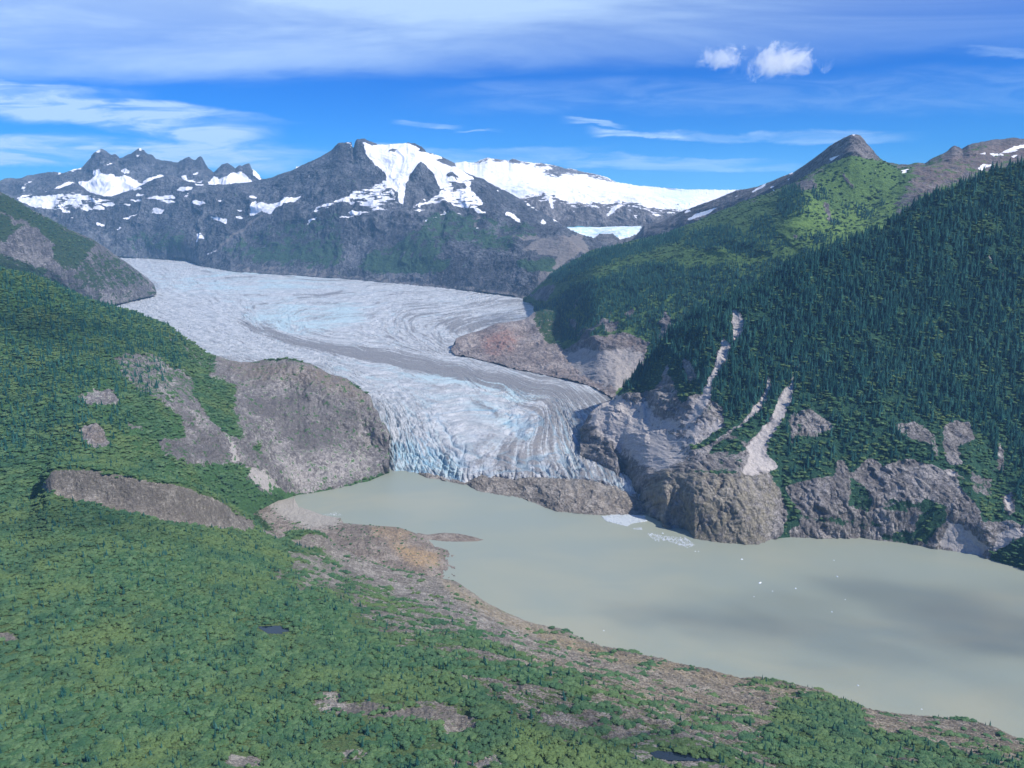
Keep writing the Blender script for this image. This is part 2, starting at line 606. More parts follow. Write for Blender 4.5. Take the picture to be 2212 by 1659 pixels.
def land(key, name, mat, masks, keep=None, kind='structure', warp=5.0, crag=None, **kw):
    Ld = LAYERS[key]
    u, v = Ld['u'], Ld['v']
    # ragged outlines: the material borders wander over the ground
    X_, s_ = Ld['X'], Ld['s']
    wl = 22.0 * float(np.median(Ld['P'][..., 1])) / 1670.0
    u = u + warp * fbm(X_ / wl, s_ / wl, 5, 301, 0.62) * 2.4
    v = v + warp * 0.8 * fbm(X_ / wl, s_ / wl, 5, 331, 0.62) * 2.4
    at = {}
    bm = Ld['back'][:, None] & np.ones(u.shape, bool)
    # behind the crest the ground keeps the character of the crest
    nb = int((~Ld['back']).sum()) - 1
    for a in ('snow', 'veg', 'scree', 'warm', 'mead', 'blue', 'stain_shade', 'forest', 'bush'):
        m = masks.get(a)
        if m is None:
            val = np.full(u.shape, -1.0 if a == 'snow' else 0.0)
        elif isinstance(m, (int, float)):
            val = np.full(u.shape, float(m))
        else:
            val = m(u, v)
            val = np.where(bm, val[nb][None, :], val)
        if (key, a) in EXTRA:
            val = val + EXTRA[(key, a)]
        at[a] = val
    Ld['at'] = at
    Ld['P'] = Ld['P'] - Ld['n'] * (Ld['d'] * 0.65 * np.clip(at['scree'], 0, 1))[..., None]
    if crag:
        rk = np.clip(1.15 - at['veg'], 0, 1) * np.clip(1 - 1.2 * at['snow'], 0.1, 1) * (1 - 0.8 * np.clip(at['scree'], 0, 1))
        a1, a2, ca = worley(X_ / crag[1] + 0.9 * fbm(X_ / crag[1], s_ / crag[1], 3, 611), s_ / (crag[1] * 3.4) + 0.5 * fbm(X_ / crag[1], s_ / crag[1] / 2, 3, 613), 31)
        b1, b2, cb = worley(X_ / (crag[1] * 0.37) + a1, s_ / (crag[1] * 1.1) + a2 * 0.5, 32)
        dcr = (ca - 0.5) * np.clip((a2 - a1) * 3, 0, 1) * 1.3 + (a2 - a1) * 0.8 + 0.45 * ((cb - 0.5) * np.clip((b2 - b1) * 3, 0, 1) + (b2 - b1))
        fr = np.minimum(1, np.abs(Ld['tt'] - (nb and Ld['tt'][nb])) * 1.5)[:, None]
        Ld['P'] = Ld['P'] + Ld['n'] * (dcr * rk * crag[0] * fr)[..., None]
    o = grid_mesh(name, Ld['P'], {k: at[k] for k in ('snow', 'veg', 'scree', 'warm', 'mead', 'blue', 'stain_shade')}, mat, kind, keep=keep, **kw)
    return o


def copy_ras(r):
    q = Ras()
    q.a = r.a.copy()
    return q

# ------------------------------------------------------------------ far mountains
def withD(pts, D):
    """attach distances: D is a number or a list of (u, D)"""
    if isinstance(D, (int, float)):
        return [(p[0], p[1], D) for p in pts]
    a = np.array(sorted(D), float)
    return [(p[0], p[1], float(1 / np.interp(p[0], a[:, 0], 1 / a[:, 1]))) for p in pts]


# jagged range on the left horizon
tow_crest = T('A', [(-1500, 600), (-900, 520), (-400, 545), (0, 507), (100, 497), (200, 480), (320, 458), (400, 462), (450, 450), (530, 430), (560, 395), (600, 350), (625, 325),
                    (655, 310), (690, 318), (720, 345), (750, 345), (770, 375), (800, 368), (850, 340), (880, 315), (905, 303),
                    (930, 315), (960, 340), (1000, 362), (1050, 380), (1150, 390), (1170, 375), (1225, 362), (1250, 385),
                    (1270, 385), (1300, 358), (1320, 385), (1350, 430), (1385, 457), (1440, 405), (1475, 397), (1500, 410),
                    (1525, 430), (1550, 412), (1570, 420), (1590, 412), (1615, 402), (1630, 440), (1660, 460), (1705, 500), (1780, 540),
                    (2100, 620), (2300, 640)])
loft('towers', -500, 720, 900,
     [withD([(p[0], 470 + 0 * p[1]) for p in tow_crest], 11900),
      withD([(p[0], 0.45 * p[1] + 0.55 * 425) for p in tow_crest], 12900),
      withD(tow_crest, 13600)],
     (50, 120, 40, 40, 10), (60, 90, 30, 10, 0), [(260, 380), (2500, 1500)], L=420, seed=11, crest_rough=2.0, gul=1.1)

snowL = Ras(0.0)
for pl in [
    [(505, 530), (560, 515), (600, 490), (615, 450), (650, 450), (660, 475), (750, 490), (850, 485), (900, 505), (1000, 495), (1060, 480), (1090, 500), (900, 590), (760, 620), (655, 640), (610, 620), (560, 580)],
    [(100, 632), (200, 612), (300, 585), (400, 555), (470, 520), (485, 530), (465, 560), (430, 600), (360, 640), (270, 690), (200, 680), (150, 660)],
    [(1345, 515), (1400, 500), (1480, 495), (1520, 460), (1560, 455), (1600, 480), (1640, 515), (1600, 560), (1450, 560), (1370, 545)],
    [(780, 440), (820, 433), (850, 465), (810, 470)], [(415, 466), (450, 448), (530, 428), (530, 440), (440, 466)], [(370, 458), (405, 461), (385, 476)],
    [(130, 585), (220, 518), (215, 532), (155, 578)], [(870, 345), (900, 335), (920, 340), (890, 352)], [(680, 412), (730, 395), (735, 402), (690, 416)],
    [(1620, 395), (1640, 440), (1665, 455), (1705, 500), (1680, 503), (1640, 470)], [(940, 428), (960, 430), (955, 440)], [(1250, 475), (1285, 455), (1280, 470), (1255, 490)],
    [(1180, 500), (1215, 485), (1210, 508), (1310, 515), (1300, 528), (1200, 520)], [(620, 330), (650, 308), (655, 316), (632, 336)], [(882, 316), (905, 303), (925, 312), (905, 316)],
]:
    snowL.poly(1.0, T('A', pl))
snowL.done(1.6)
M_FAR = land_mat('far_rock', rock=((0.122, 0.128, 0.145), (0.064, 0.069, 0.084), (0.215, 0.22, 0.235)), veg=((0.034, 0.072, 0.045), (0.050, 0.095, 0.050)), f=2.6,
                 screec=(0.22, 0.20, 0.19), bump=1.0, vegk=0.45, snowk=0.22, strat=(1.6, 1.6, 0.7))  # rock greys carry some blue of the distant haze in their colour
land('towers', 'far_mountain', M_FAR, dict(snow=snowL, veg=0.05), warp=1.2, crag=(14, 110))

# snow covered plateau mountain behind the centre
ice_crest = T('B', [(-300, 420), (300, 400), (740, 402), (800, 390), (860, 400), (900, 385), (950, 365), (1000, 372), (1060, 380), (1085, 385), (1115, 370), (1150, 385), (1200, 392),
                    (1280, 400), (1350, 410), (1420, 425), (1500, 440), (1560, 460), (1640, 470), (1720, 495), (1780, 525), (1900, 545),
                    (2000, 555), (2212, 575), (2330, 576), (2700, 578), (3400, 590)])
Dc = [(600, 12500), (1100, 12500), (1330, 14000), (1480, 17000), (2200, 18000)]
loft('icefield', 640, 1900, 1100,
     [withD([(600, 540), (980, 520), (1130, 500), (1220, 491), (1390, 489), (1470, 480), (1900, 500)], 9800),
      withD([(600, 500), (980, 450), (1130, 422), (1200, 428), (1300, 440), (1400, 443), (1460, 455), (1480, 458), (1560, 470), (1900, 500)], 10100),
      withD([(600, 420), (980, 400), (1130, 395), (1300, 412), (1400, 418), (1480, 425), (1600, 432), (1900, 450)], [(600, 11200), (1300, 11500), (1500, 13000), (1900, 14000)]),
      withD(ice_crest, Dc)],
     (60, 60, 60, 10, 6), (20, 45, 14, 16, 10, 0), [(400, 120), (3000, 900)], L=300, seed=21, crest_rough=2.2, gul=1.2)
snI = Ras(1.0)
snI.poly(0.12, T('B', [(770, 398), (860, 396), (905, 383), (940, 360), (1000, 366), (1090, 376), (1115, 362), (1155, 382), (1200, 388), (1350, 406), (1500, 436), (1640, 466), (1780, 522), (1790, 530), (1700, 512), (1625, 490),
                         (1560, 470), (1530, 478), (1450, 470), (1400, 490), (1350, 484), (1295, 455), (1345, 440), (1290, 425), (1240, 428), (1170, 398), (1120, 412), (1085, 385), (1020, 388), (980, 396), (930, 392), (900, 404), (840, 402)]))
snI.poly(1.0, T('B', [(945, 366), (975, 366), (990, 390), (950, 392)])).poly(1.0, T('B', [(1230, 395), (1270, 400), (1240, 425), (1215, 410)])).poly(1, T('B', [(1300, 420), (1360, 418), (1362, 440), (1310, 450)]))
snI.poly(0.30, T('B', [(1150, 640), (1240, 600), (1330, 590), (1420, 630), (1560, 660), (1700, 655), (1850, 650), (2000, 680), (2170, 690), (2230, 720), (2100, 830), (1950, 840), (1440, 840), (1200, 800)]))
snI.poly(-0.35, T('B', [(1150, 700), (1260, 640), (1400, 660), (1500, 690), (1700, 700), (1900, 700), (2050, 730), (2200, 745), (2100, 850), (1950, 860), (1440, 860), (1200, 850)]))
for pl in ([(1310, 590), (1360, 610), (1385, 690), (1365, 700), (1340, 650)], [(1800, 660), (1830, 665), (1760, 720), (1700, 760), (1740, 700)], [(1880, 740), (1920, 735), (1915, 770)], [(1960, 690), (2080, 740), (2040, 745)],
           [(1500, 690), (1515, 690), (1510, 740)], [(1850, 690), (1900, 720), (1860, 720)]):
    snI.poly(0.95, T('B', pl))
snI.poly(0.1, T('B', [(1750, 575), (1775, 590), (1760, 595)]))
snI.done(2.2)
blI = Ras(0).poly(0.8, T('B', [(2000, 580), (2250, 560), (2300, 640), (2230, 720), (2080, 650)]), 12).poly(0.6, T('B', [(1080, 550), (1250, 590), (1200, 620), (1080, 580)]), 6).poly(1, T('B', [(1400, 820), (1960, 800), (1900, 870), (1500, 870)]))
M_SNOWY = land_mat('icefield_rock', rock=((0.21, 0.20, 0.20), (0.11, 0.105, 0.115), (0.32, 0.30, 0.29)), f=2.2, bump=0.8, snowk=0.45, vegk=0.4, strat=(2.2, 2.2, 0.5))
land('icefield', 'snow_mountain', M_SNOWY, dict(snow=snI, veg=0.0, blue=blI), warp=1.6, crag=(16, 110))

# small hanging glacier tongue over grey slabs, in front of the plateau cliffs
loft('icefall', 1150, 1480, 330,
     [withD([(1140, 600), (1270, 545), (1330, 560), (1480, 560)], 7800),
      withD([(1140, 560), (1200, 505), (1270, 525), (1330, 505), (1400, 510), (1480, 500)], 8600),
      withD([(1140, 540), (1190, 500), (1218, 491), (1300, 490), (1390, 488), (1420, 480), (1480, 470)], 9500)],
     (50, 50, 10, 6), (30, 25, 5, 0), [(200, 60), (800, 200)], L=160, seed=31)
snF = Ras(-0.4).poly(1.3, T('B', [(1435, 814), (1600, 810), (1950, 805), (1940, 830), (1880, 880), (1800, 890), (1760, 860), (1690, 850), (1640, 880), (1600, 915), (1560, 870), (1490, 835)])).poly(1.2, T('B', [(1598, 905), (1615, 920), (1630, 965), (1612, 968), (1600, 930)])).done(1.5)
land('icefall', 'hanging_glacier_mountain', M_SNOWY, dict(snow=snF, veg=0.1, blue=1.0), warp=1.2)

# main mountain: dome ridge on the left, the summit in the middle, the long ridge down to the right
main_crest = T('A', [(-1500, 700), (-600, 660), (0, 600), (100, 632), (250, 600), (400, 560), (470, 527), (490, 530), (530, 550), (600, 605), (655, 637), (760, 600), (880, 560), (1000, 500),
                     (1080, 478), (1150, 490), (1230, 520), (1310, 525), (1345, 540), (1450, 537), (1560, 528), (1640, 517), (1700, 500), (1760, 490), (1900, 440),
                     (2000, 390), (2100, 340), (2140, 318), (2170, 296)]) + \
    T('B', [(-20, 275), (0, 268), (40, 262), (66, 262), (76, 300), (84, 268), (100, 242), (120, 240), (152, 235), (170, 248), (195, 258), (240, 275), (300, 277), (420, 274), (430, 265),
            (480, 270), (520, 290), (550, 330), (600, 340), (640, 350), (680, 370), (735, 400), (742, 432), (800, 455), (850, 480),
            (930, 508), (1000, 550), (1100, 600), (1200, 660), (1300, 710), (1400, 775), (1440, 812), (1500, 850), (1600, 900), (1640, 960), (1800, 1060)])
Dm = [(-500, 11600), (0, 11800), (450, 11500), (730, 10600), (770, 10400), (985, 10300), (1100, 9900), (1220, 9300), (1340, 8800)]
base = T('A', [(-1500, 1010), (0, 960), (780, 987), (900, 1002), (1000, 1005), (1200, 1012), (1270, 1030), (1330, 1077), (1500, 1087), (2212, 1132)]) + T('B', [(300, 1162), (600, 1192), (900, 1217), (1100, 1242), (1290, 1292), (1800, 1340)])
base = [(p[0], p[1] + 5) for p in base]
Db = [(-500, 10300), (270, 10700), (400, 10400), (445, 9700), (500, 9300), (740, 8600), (940, 7900), (1100, 7200), (1167, 6900), (1340, 6700)]
def shift(pts, f0, dv, D):
    return withD([(u, v + dv, 0) for u, v in pts], D)
low = [(-500, 520), (0, 520), (300, 528), (430, 530), (500, 545), (600, 548), (740, 545), (850, 560), (930, 540), (1000, 545), (1080, 560), (1130, 565), (1180, 570), (1340, 610)]
mid = [(-500, 480), (0, 480), (200, 480), (300, 485), (430, 470), (520, 470), (640, 440), (740, 430), (860, 445), (930, 465), (1000, 480), (1080, 490), (1160, 510), (1220, 510), (1340, 560)]
up = [(-500, 450), (0, 440), (160, 420), (300, 425), (380, 410), (450, 420), (560, 420), (640, 390), (740, 365), (860, 380), (950, 395), (1010, 415), (1080, 450), (1160, 475), (1220, 497), (1340, 540)]
addD = lambda tab, a, b, f: [(u, float(np.interp(u, *np.array(tab).T)) * (1 - f) + float(np.interp(u, *np.array(b).T)) * f) for u in a]
ug = [-500, 0, 270, 400, 445, 500, 600, 740, 850, 985, 1100, 1167, 1220, 1340]
loft('main', -500, 1340, 1500,
     [withD(base, Db), withD(low, addD(Db, ug, Dm, 0.16)), withD(mid, addD(Db, ug, Dm, 0.45)), withD(up, addD(Db, ug, Dm, 0.72)), withD(main_crest, Dm)],
     (60, 80, 80, 110, 14, 6), (16, 48, 72, 52, 14, 5, 0), [(300, 260), (1800, 1300)], L=380, seed=41, crest_rough=1.8, gul=1.2)
snM = Ras(-0.35)
for val, pl in [
    (0.42, [(180, 640), (480, 590), (620, 615), (780, 630), (650, 690), (430, 715), (300, 705), (230, 690)]),
    (0.95, [(100, 632), (200, 618), (330, 600), (430, 600), (360, 640), (290, 690), (200, 680)]),
    (1.2, [(940, 632), (1000, 610), (1110, 600), (1135, 615), (1020, 635)]), (0.9, [(1150, 560), (1200, 545), (1250, 545), (1240, 572), (1190, 565)]),
    (1.2, [(1225, 655), (1280, 640), (1350, 660), (1300, 680)]), (1.3, [(1605, 725), (1640, 650), (1662, 638), (1662, 665), (1750, 660), (1850, 625), (1968, 588), (1900, 635), (1800, 695), (1740, 722), (1680, 706), (1640, 727)]),
    (1.2, [(1350, 755), (1420, 760), (1488, 770), (1465, 800), (1430, 780)]), (1.1, [(1505, 740), (1550, 728), (1585, 745), (1550, 752)]),
    (0.62, [(1265, 850), (1310, 850), (1335, 900), (1300, 890), (1290, 922), (1265, 912)]), (0.8, [(820, 632), (880, 623), (950, 640), (870, 642)]),
    (0.9, [(1175, 632), (1215, 605), (1245, 588), (1215, 628)]), (0.7, [(985, 688), (1085, 690), (1015, 728), (1050, 695)]), (0.85, [(755, 768), (840, 740), (940, 712), (830, 762)]),
    (0.8, [(2085, 520), (2095, 512), (2075, 535)]), (0.6, [(1965, 785), (2100, 725), (2110, 730), (1990, 795)]), (0.9, [(1325, 990), (1420, 955), (1425, 962), (1340, 995)]),
    (0.7, [(430, 618), (560, 606), (640, 655), (580, 640), (470, 650)]),
]:
    snM.poly(val, T('A', pl))
for val, pl in [
    (1.6, [(140, 262), (170, 250), (300, 272), (420, 268), (500, 285), (550, 332), (640, 350), (735, 420), (860, 500), (840, 520), (760, 490), (700, 488), (680, 540), (640, 560), (600, 460), (520, 390), (440, 490), (415, 560), (405, 668), (378, 665), (372, 600), (340, 572), (310, 590), (250, 560), (292, 500), (285, 462), (210, 400), (165, 350)]),
    (0.52, [(290, 505), (340, 575), (375, 665), (200, 685), (0, 665), (-80, 710), (-200, 740), (-150, 690), (0, 625), (100, 580), (200, 550)]),
    (0.60, [(670, 540), (700, 490), (850, 505), (840, 560), (935, 640), (850, 700), (700, 665), (560, 660), (500, 700), (430, 690), (560, 640), (640, 600)]),
    (0.35, [(100, 690), (380, 660), (500, 690), (800, 700), (700, 730), (450, 720), (200, 730), (0, 770), (-50, 740)]),
    (1.2, [(850, 690), (950, 710), (920, 745), (880, 730)]), (1.2, [(1070, 715), (1120, 722), (1165, 760), (1155, 785), (1120, 752), (1062, 742)]), (1.2, [(1287, 782), (1308, 765), (1335, 790), (1300, 797)]),
    (0.75, [(1080, 592), (1200, 652), (1305, 712), (1290, 716), (1180, 652)]), (1.0, [(862, 820), (892, 820), (885, 842)]), (1.0, [(505, 632), (550, 626), (545, 642)]),
    (0.9, [(1360, 730), (1380, 740), (1410, 775), (1380, 775)]), (0.7, [(1180, 880), (1240, 885), (1300, 850), (1250, 893)]), (0.7, [(58, 266), (70, 262), (72, 290), (50, 330)]), (0.7, [(0, 262), (40, 258), (66, 258), (50, 272)]),
    (0.9, [(1000, 570), (1020, 575), (1015, 588)]), (0.7, [(1110, 640), (1135, 648), (1120, 655)]),
]:
    snM.poly(val, T('B', pl))
snM.poly(-0.3, T('B', [(290, 322), (320, 308), (380, 306), (340, 325)])).poly(-0.2, T('B', [(430, 262), (485, 262), (530, 290), (560, 335), (490, 318), (520, 300), (470, 280)]))
snM.poly(-0.3, T('B', [(590, 372), (650, 370), (700, 368), (742, 405), (742, 432), (680, 410), (640, 390)])).poly(-0.2, T('B', [(668, 468), (720, 465), (760, 485), (700, 495)])).poly(-0.2, T('B', [(720, 530), (800, 530), (800, 560), (730, 560)]))
snM.poly(-0.3, T('B', [(150, 235), (250, 272), (200, 282), (150, 262)]))
for x_, y_, w_, h_ in [(860, 560, 60, 10), (700, 660, 50, 8), (560, 700, 40, 8), (430, 715, 30, 9), (1010, 715, 45, 9), (640, 690, 40, 12), (900, 600, 50, 8), (1080, 640, 55, 8), (1190, 560, 50, 14), (1290, 535, 45, 8), (1400, 480, 30, 6), (1640, 620, 30, 8),
                       (820, 660, 35, 7), (330, 660, 60, 12), (480, 655, 60, 14), (250, 670, 50, 14), (1540, 690, 30, 6), (1430, 640, 26, 6), (1010, 700, 40, 9), (650, 800, 40, 6), (770, 830, 30, 5), (480, 760, 18, 6), (2020, 765, 26, 6), (1900, 430, 20, 8)]:
    snM.poly(1.25, T('A', [(x_ - w_, y_ + h_ * 0.3), (x_ - w_ * 0.3, y_ - h_), (x_ + w_ * 0.8, y_ - h_ * 0.6), (x_ + w_, y_ + h_ * 0.2), (x_ + w_ * 0.2, y_ + h_)]))
for x_, y_, w_, h_ in [(600, 755, 26, 5), (550, 775, 20, 5), (240, 700, 50, 7), (80, 720, 50, 7), (760, 720, 22, 5), (505, 715, 14, 12), (20, 755, 40, 5), (810, 912, 10, 4), (180, 665, 60, 8), (1210, 668, 20, 5), (1015, 578, 12, 8)]:
    snM.poly(1.2, T('B', [(x_ - w_, y_ + h_ * 0.5), (x_, y_ - h_), (x_ + w_, y_ - h_ * 0.2), (x_ + w_ * 0.3, y_ + h_)]))
snM.done(1.3)
vgM = Ras(0.12)
for val, pl in [(0.62, [(150, 1000), (500, 850), (600, 700), (860, 720), (900, 830), (1180, 860), (1100, 960), (960, 960), (700, 900), (560, 1100), (200, 1110), (100, 1100)]),
                (0.95, [(160, 1000), (560, 1040), (720, 1010), (690, 1100), (200, 1110)]), (1.0, [(1270, 1000), (1390, 1010), (1380, 1080), (1260, 1110), (1130, 1070), (1150, 1040), (1260, 1040)]),
                (0.5, [(900, 740), (1100, 780), (1280, 800), (1270, 870), (1000, 860), (880, 800)])]:
    vgM.poly(val, T('B', pl), 5)
for val, pl in [(0.45, [(1400, 1000), (1500, 900), (1700, 820), (2212, 700), (2212, 1080), (1600, 1050)]), (0.5, [(800, 850), (1200, 850), (1250, 980), (850, 960)]), (0.7, [(1600, 950), (2212, 900), (2212, 1060), (1650, 1030)])]:
    vgM.poly(val, T('A', pl), 8)
vgM.done(2)
scM = Ras(0.0)
for pl in [[(1150, 960), (1300, 870), (1560, 860), (1620, 960), (1450, 1040), (1350, 1130), (1290, 1100), (1400, 1000), (1250, 980)], [(840, 830), (880, 740), (910, 745), (870, 830), (960, 850), (1180, 870), (1290, 850), (1280, 890), (1180, 900), (900, 850)],
           [(455, 700), (475, 760), (450, 830), (440, 830), (462, 770)], [(1280, 1100), (1390, 1070), (1330, 1150), (1270, 1190)], [(900, 1150), (940, 1180), (890, 1200)]]:
    scM.poly(0.7, T('B', pl), 2)
scM.line(0.9, T('A', [(1330, 1000), (1420, 955), (1510, 880), (1600, 800), (1700, 730)]), [3, 4, 7, 6, 3], 1.5)
scM.line(0.6, T('A', [(1700, 1060), (1760, 1000), (1810, 940)]), [6, 4, 2], 1).line(0.6, T('A', [(1890, 1060), (1960, 1000), (2040, 930)]), [4, 3, 2], 1)
for p0 in [(100, 1150), (260, 1140), (340, 1140), (430, 1150), (560, 1160), (650, 1170)]:
    scM.line(0.65, T('B', [p0, (p0[0] + 12, p0[1] - 70)]), [7, 3], 1)
scM.poly(0.55, [(p[0], p[1] + 2) for p in base[8:]] + [(p[0], p[1] - 9) for p in reversed(base[8:])], 3)
scM.poly(0.5, T('A', [(780, 985), (1300, 1030), (1500, 1085), (2212, 1130), (2212, 1080), (1500, 1050), (1250, 990), (780, 970)]), 4)
land('main', 'rocky_mountain', M_FAR, dict(snow=snM, veg=vgM, scree=scM), warp=1.5, crag=(11, 90))

# dark pyramid of rock standing out of the snow below the summit
pyr = T('B', [(395, 690), (408, 660), (412, 600), (425, 550), (440, 500), (470, 440), (500, 400), (517, 390), (535, 405), (560, 430), (600, 460), (612, 500), (640, 510), (660, 520), (682, 545), (665, 590), (620, 620), (570, 655)])
loft('pyramid', pyr[0][0], pyr[-1][0], 160,
     [withD([(866, 452), (880, 447), (900, 441), (930, 436)], 9400), withD([(p[0], 0.5 * p[1] + 0.5 * 442) for p in pyr], 9560), withD(pyr, 9750)],
     (40, 40, 10, 4), (6, 22, 8, 0), [(60, 60), (500, 500)], L=150, seed=51, crest_rough=1.2)
land('pyramid', 'rock_pyramid_mountain', M_FAR, dict(snow=-1.0, veg=0.1), warp=1.0, crag=(18, 80))

# ------------------------------------------------------------------ right-hand ridge, summit and bowl
r2_crest = T('B', [(1700, 1000), (1900, 880), (1940, 832), (1960, 802), (2100, 762), (2170, 732)]) + \
    T('C', [(0, 708), (150, 653), (240, 620), (350, 577), (480, 550), (560, 518), (720, 456), (800, 400), (870, 350), (950, 290), (1040, 240), (1080, 218), (1100, 212), (1130, 214),
            (1150, 222), (1180, 260), (1210, 290), (1240, 330), (1270, 368), (1300, 387), (1350, 400), (1400, 412), (1470, 412), (1520, 400), (1570, 405),
            (1610, 375), (1680, 340), (1700, 330), (1740, 300), (1760, 290), (1790, 300), (1810, 310), (1850, 280), (1950, 262), (2000, 250), (2070, 250), (2120, 238), (2170, 240), (2212, 245), (2600, 200), (3400, 330)])
D2 = [(1290, 8200), (1400, 7600), (1600, 6600), (1720, 5800), (1840, 5200), (1950, 5400), (2212, 5400), (2700, 5600)]
loft('bullard', 1300, 2600, 900,
     [withD([(1300, 640), (2600, 640)], [(1300, 6600), (1840, 4400), (2600, 4400)]),
      withD([(1300, 590), (1480, 520), (1600, 480), (1740, 420), (1840, 360), (1950, 400), (2100, 390), (2600, 390)], [(1300, 7300), (1600, 6000), (1840, 4900), (2600, 5000)]),
      withD(r2_crest, D2)],
     (30, 120, 12, 6), (20, 22, 7, 3, 0), [(120, 120), (1600, 900)], L=230, seed=61, crest_rough=1.6, gul=1.3)
sn2 = Ras(-0.35)
for pl in [[(940, 370), (1025, 337), (1000, 367), (970, 387)], [(870, 427), (905, 413), (895, 425)], [(440, 587), (480, 557), (556, 514), (520, 557), (460, 588)], [(325, 617), (380, 599), (345, 622)],
           [(25, 772), (80, 730), (150, 707), (240, 682), (180, 722), (110, 747), (60, 772)], [(1405, 468), (1440, 430), (1468, 436), (1450, 458)], [(1898, 345), (1968, 335), (1962, 350)],
           [(1975, 337), (2060, 335), (2150, 292), (2230, 276), (2230, 298), (2100, 332), (2020, 357)], [(1908, 442), (1950, 408), (2028, 408), (1980, 432), (1925, 447)], [(1912, 490), (1972, 460), (1940, 482)], [(575, 497), (720, 455), (722, 462), (590, 500)],
           [(1400, 424), (1420, 422), (1410, 428)], [(1235, 447), (1258, 446), (1245, 452)], [(1750, 385), (1770, 387), (1758, 392)], [(1812, 360), (1828, 358), (1820, 368)], [(1665, 592), (1695, 583), (1680, 597)], [(585, 575), (600, 573), (590, 585)],
           [(480, 598), (492, 596), (485, 604)], [(670, 508), (700, 500), (690, 512)], [(2130, 350), (2170, 343), (2160, 358), (2135, 362)], [(1092, 213), (1130, 212), (1110, 222)], [(560, 552), (600, 548), (580, 565)], [(0, 720), (40, 700), (60, 705), (20, 722)], [(710, 495), (730, 488), (720, 498)]]:
    sn2.poly(1.2, T('C', pl))
sn2.done(1.2)
wm2 = Ras(0.0).poly(0.75, T('C', [(1380, 420), (1600, 400), (1800, 340), (1950, 280), (2212, 250), (2212, 420), (1900, 480), (1600, 600), (1450, 600), (1500, 480)]), 10)
M_R2 = land_mat('ridge_rock', rock=((0.20, 0.185, 0.185), (0.11, 0.105, 0.115), (0.30, 0.275, 0.26)), veg=((0.048, 0.100, 0.036), (0.075, 0.140, 0.044)), mead=(0.135, 0.225, 0.055), warmc=(0.20, 0.14, 0.115),
                screec=(0.36, 0.33, 0.31), f=1.25, bump=0.9, vegk=0.38, snowk=0.15)
land('bullard', 'summit_mountain', M_R2, dict(snow=sn2, veg=Ras(0.08).poly(0.5, T('C', [(1240, 330), (1700, 330), (1760, 640), (1200, 600)]), 6).poly(0.45, T('C', [(1810, 290), (1980, 255), (1980, 330), (1800, 340)]), 4), warm=wm2, scree=0.1), warp=1.2, crag=(12, 80))

# green shoulder, bowl and the forested flank above the glacier
sh_crest = T('B', [(1150, 1300), (1222, 1250), (1270, 1200), (1350, 1130), (1450, 1060), (1560, 1000), (1620, 965), (1750, 940), (1900, 900), (2000, 880), (2100, 860)]) + \
    T('C', [(0, 815), (100, 775), (250, 712), (400, 650), (560, 596), (700, 540), (760, 510), (900, 425), (1000, 385), (1090, 352), (1120, 352), (1200, 374), (1290, 384), (1350, 410), (1400, 432), (1500, 425), (1550, 425), (1700, 395), (1850, 365), (2000, 345), (2212, 300), (3400, 400)])
Ds = [(1120, 6900), (1144, 6850), (1250, 6500), (1400, 6100), (1600, 5500), (1740, 5100), (1840, 4850), (1950, 5100), (2212, 5100), (2700, 5300)]
f_base = T('B', [(1150, 1330), (1220, 1300), (1290, 1292)]) + [(1167, 652)] + T('E', [(1250, 60), (1300, 200), (1330, 330), (1400, 460), (1570, 500), (1700, 560), (1800, 640), (3000, 900)])
f_base = [(1120, 655, 7000), (1150, 652, 6900), (1167, 660, 6600), (1160, 690, 5900), (1175, 740, 4900), (1190, 800, 4100), (1270, 828, 3860), (1330, 850, 3640), (1400, 880, 3500), (1800, 950, 3300), (2600, 1000, 3300)]
_g = lambda v: 1 / np.interp(v, *np.array(sorted([(850, 3450), (800, 4000), (750, 4700), (700, 5600), (660, 6600), (900, 3100), (640, 7200)])).T[[0]], 1 / np.array(sorted([(850, 3450), (800, 4000), (750, 4700), (700, 5600), (660, 6600), (900, 3100), (640, 7200)]))[:, 1])
f_base = [(u, v + (4 if u < 1390 else 0), float(_g(v)) if u < 1390 else D) for u, v, D in f_base]
loft('shoulder', 1130, 2600, 1300,
     [f_base,
      [(1120, 650, 6950), (1150, 645, 6880), (1200, 720, 4850), (1290, 760, 3880), (1400, 780, 3720), (1500, 740, 3720), (1800, 700, 3700), (2600, 700, 3700)],
      [(1120, 648, 6930), (1150, 641, 6860), (1200, 640, 5700), (1290, 640, 4500), (1400, 640, 4250), (1500, 620, 4150), (1650, 580, 4050), (1800, 540, 4000), (1900, 530, 4050), (2600, 500, 4050)],
      [(1120, 646, 6910), (1150, 639, 6855), (1200, 605, 6200), (1290, 575, 5250), (1400, 560, 4900), (1500, 530, 4700), (1650, 480, 4500), (1740, 430, 4480), (1800, 445, 4620), (1880, 440, 4720), (2000, 420, 4600), (2600, 420, 4800)],
      withD(sh_crest, Ds)],
     (150, 130, 110, 90, 10, 5), (16, 26, 22, 14, 4, 5, 0), [(150, 50), (1300, 700)], L=190, seed=71, crest_rough=1.2, gul=1.3)
vg2 = Ras(1.05)
vg2.poly(0.35, T('C', [(1400, 400), (2212, 250), (2212, 420), (1900, 490), (1650, 600), (1350, 780), (1380, 640), (1440, 560), (1480, 480)]), 10)
vg2.poly(0.45, T('C', [(0, 830), (760, 510), (900, 425), (940, 440), (860, 500), (740, 560), (500, 640), (200, 760), (0, 850)]), 3)
vg2.poly(0.2, T('C', [(720, 530), (850, 510), (880, 560), (780, 590)]), 2)
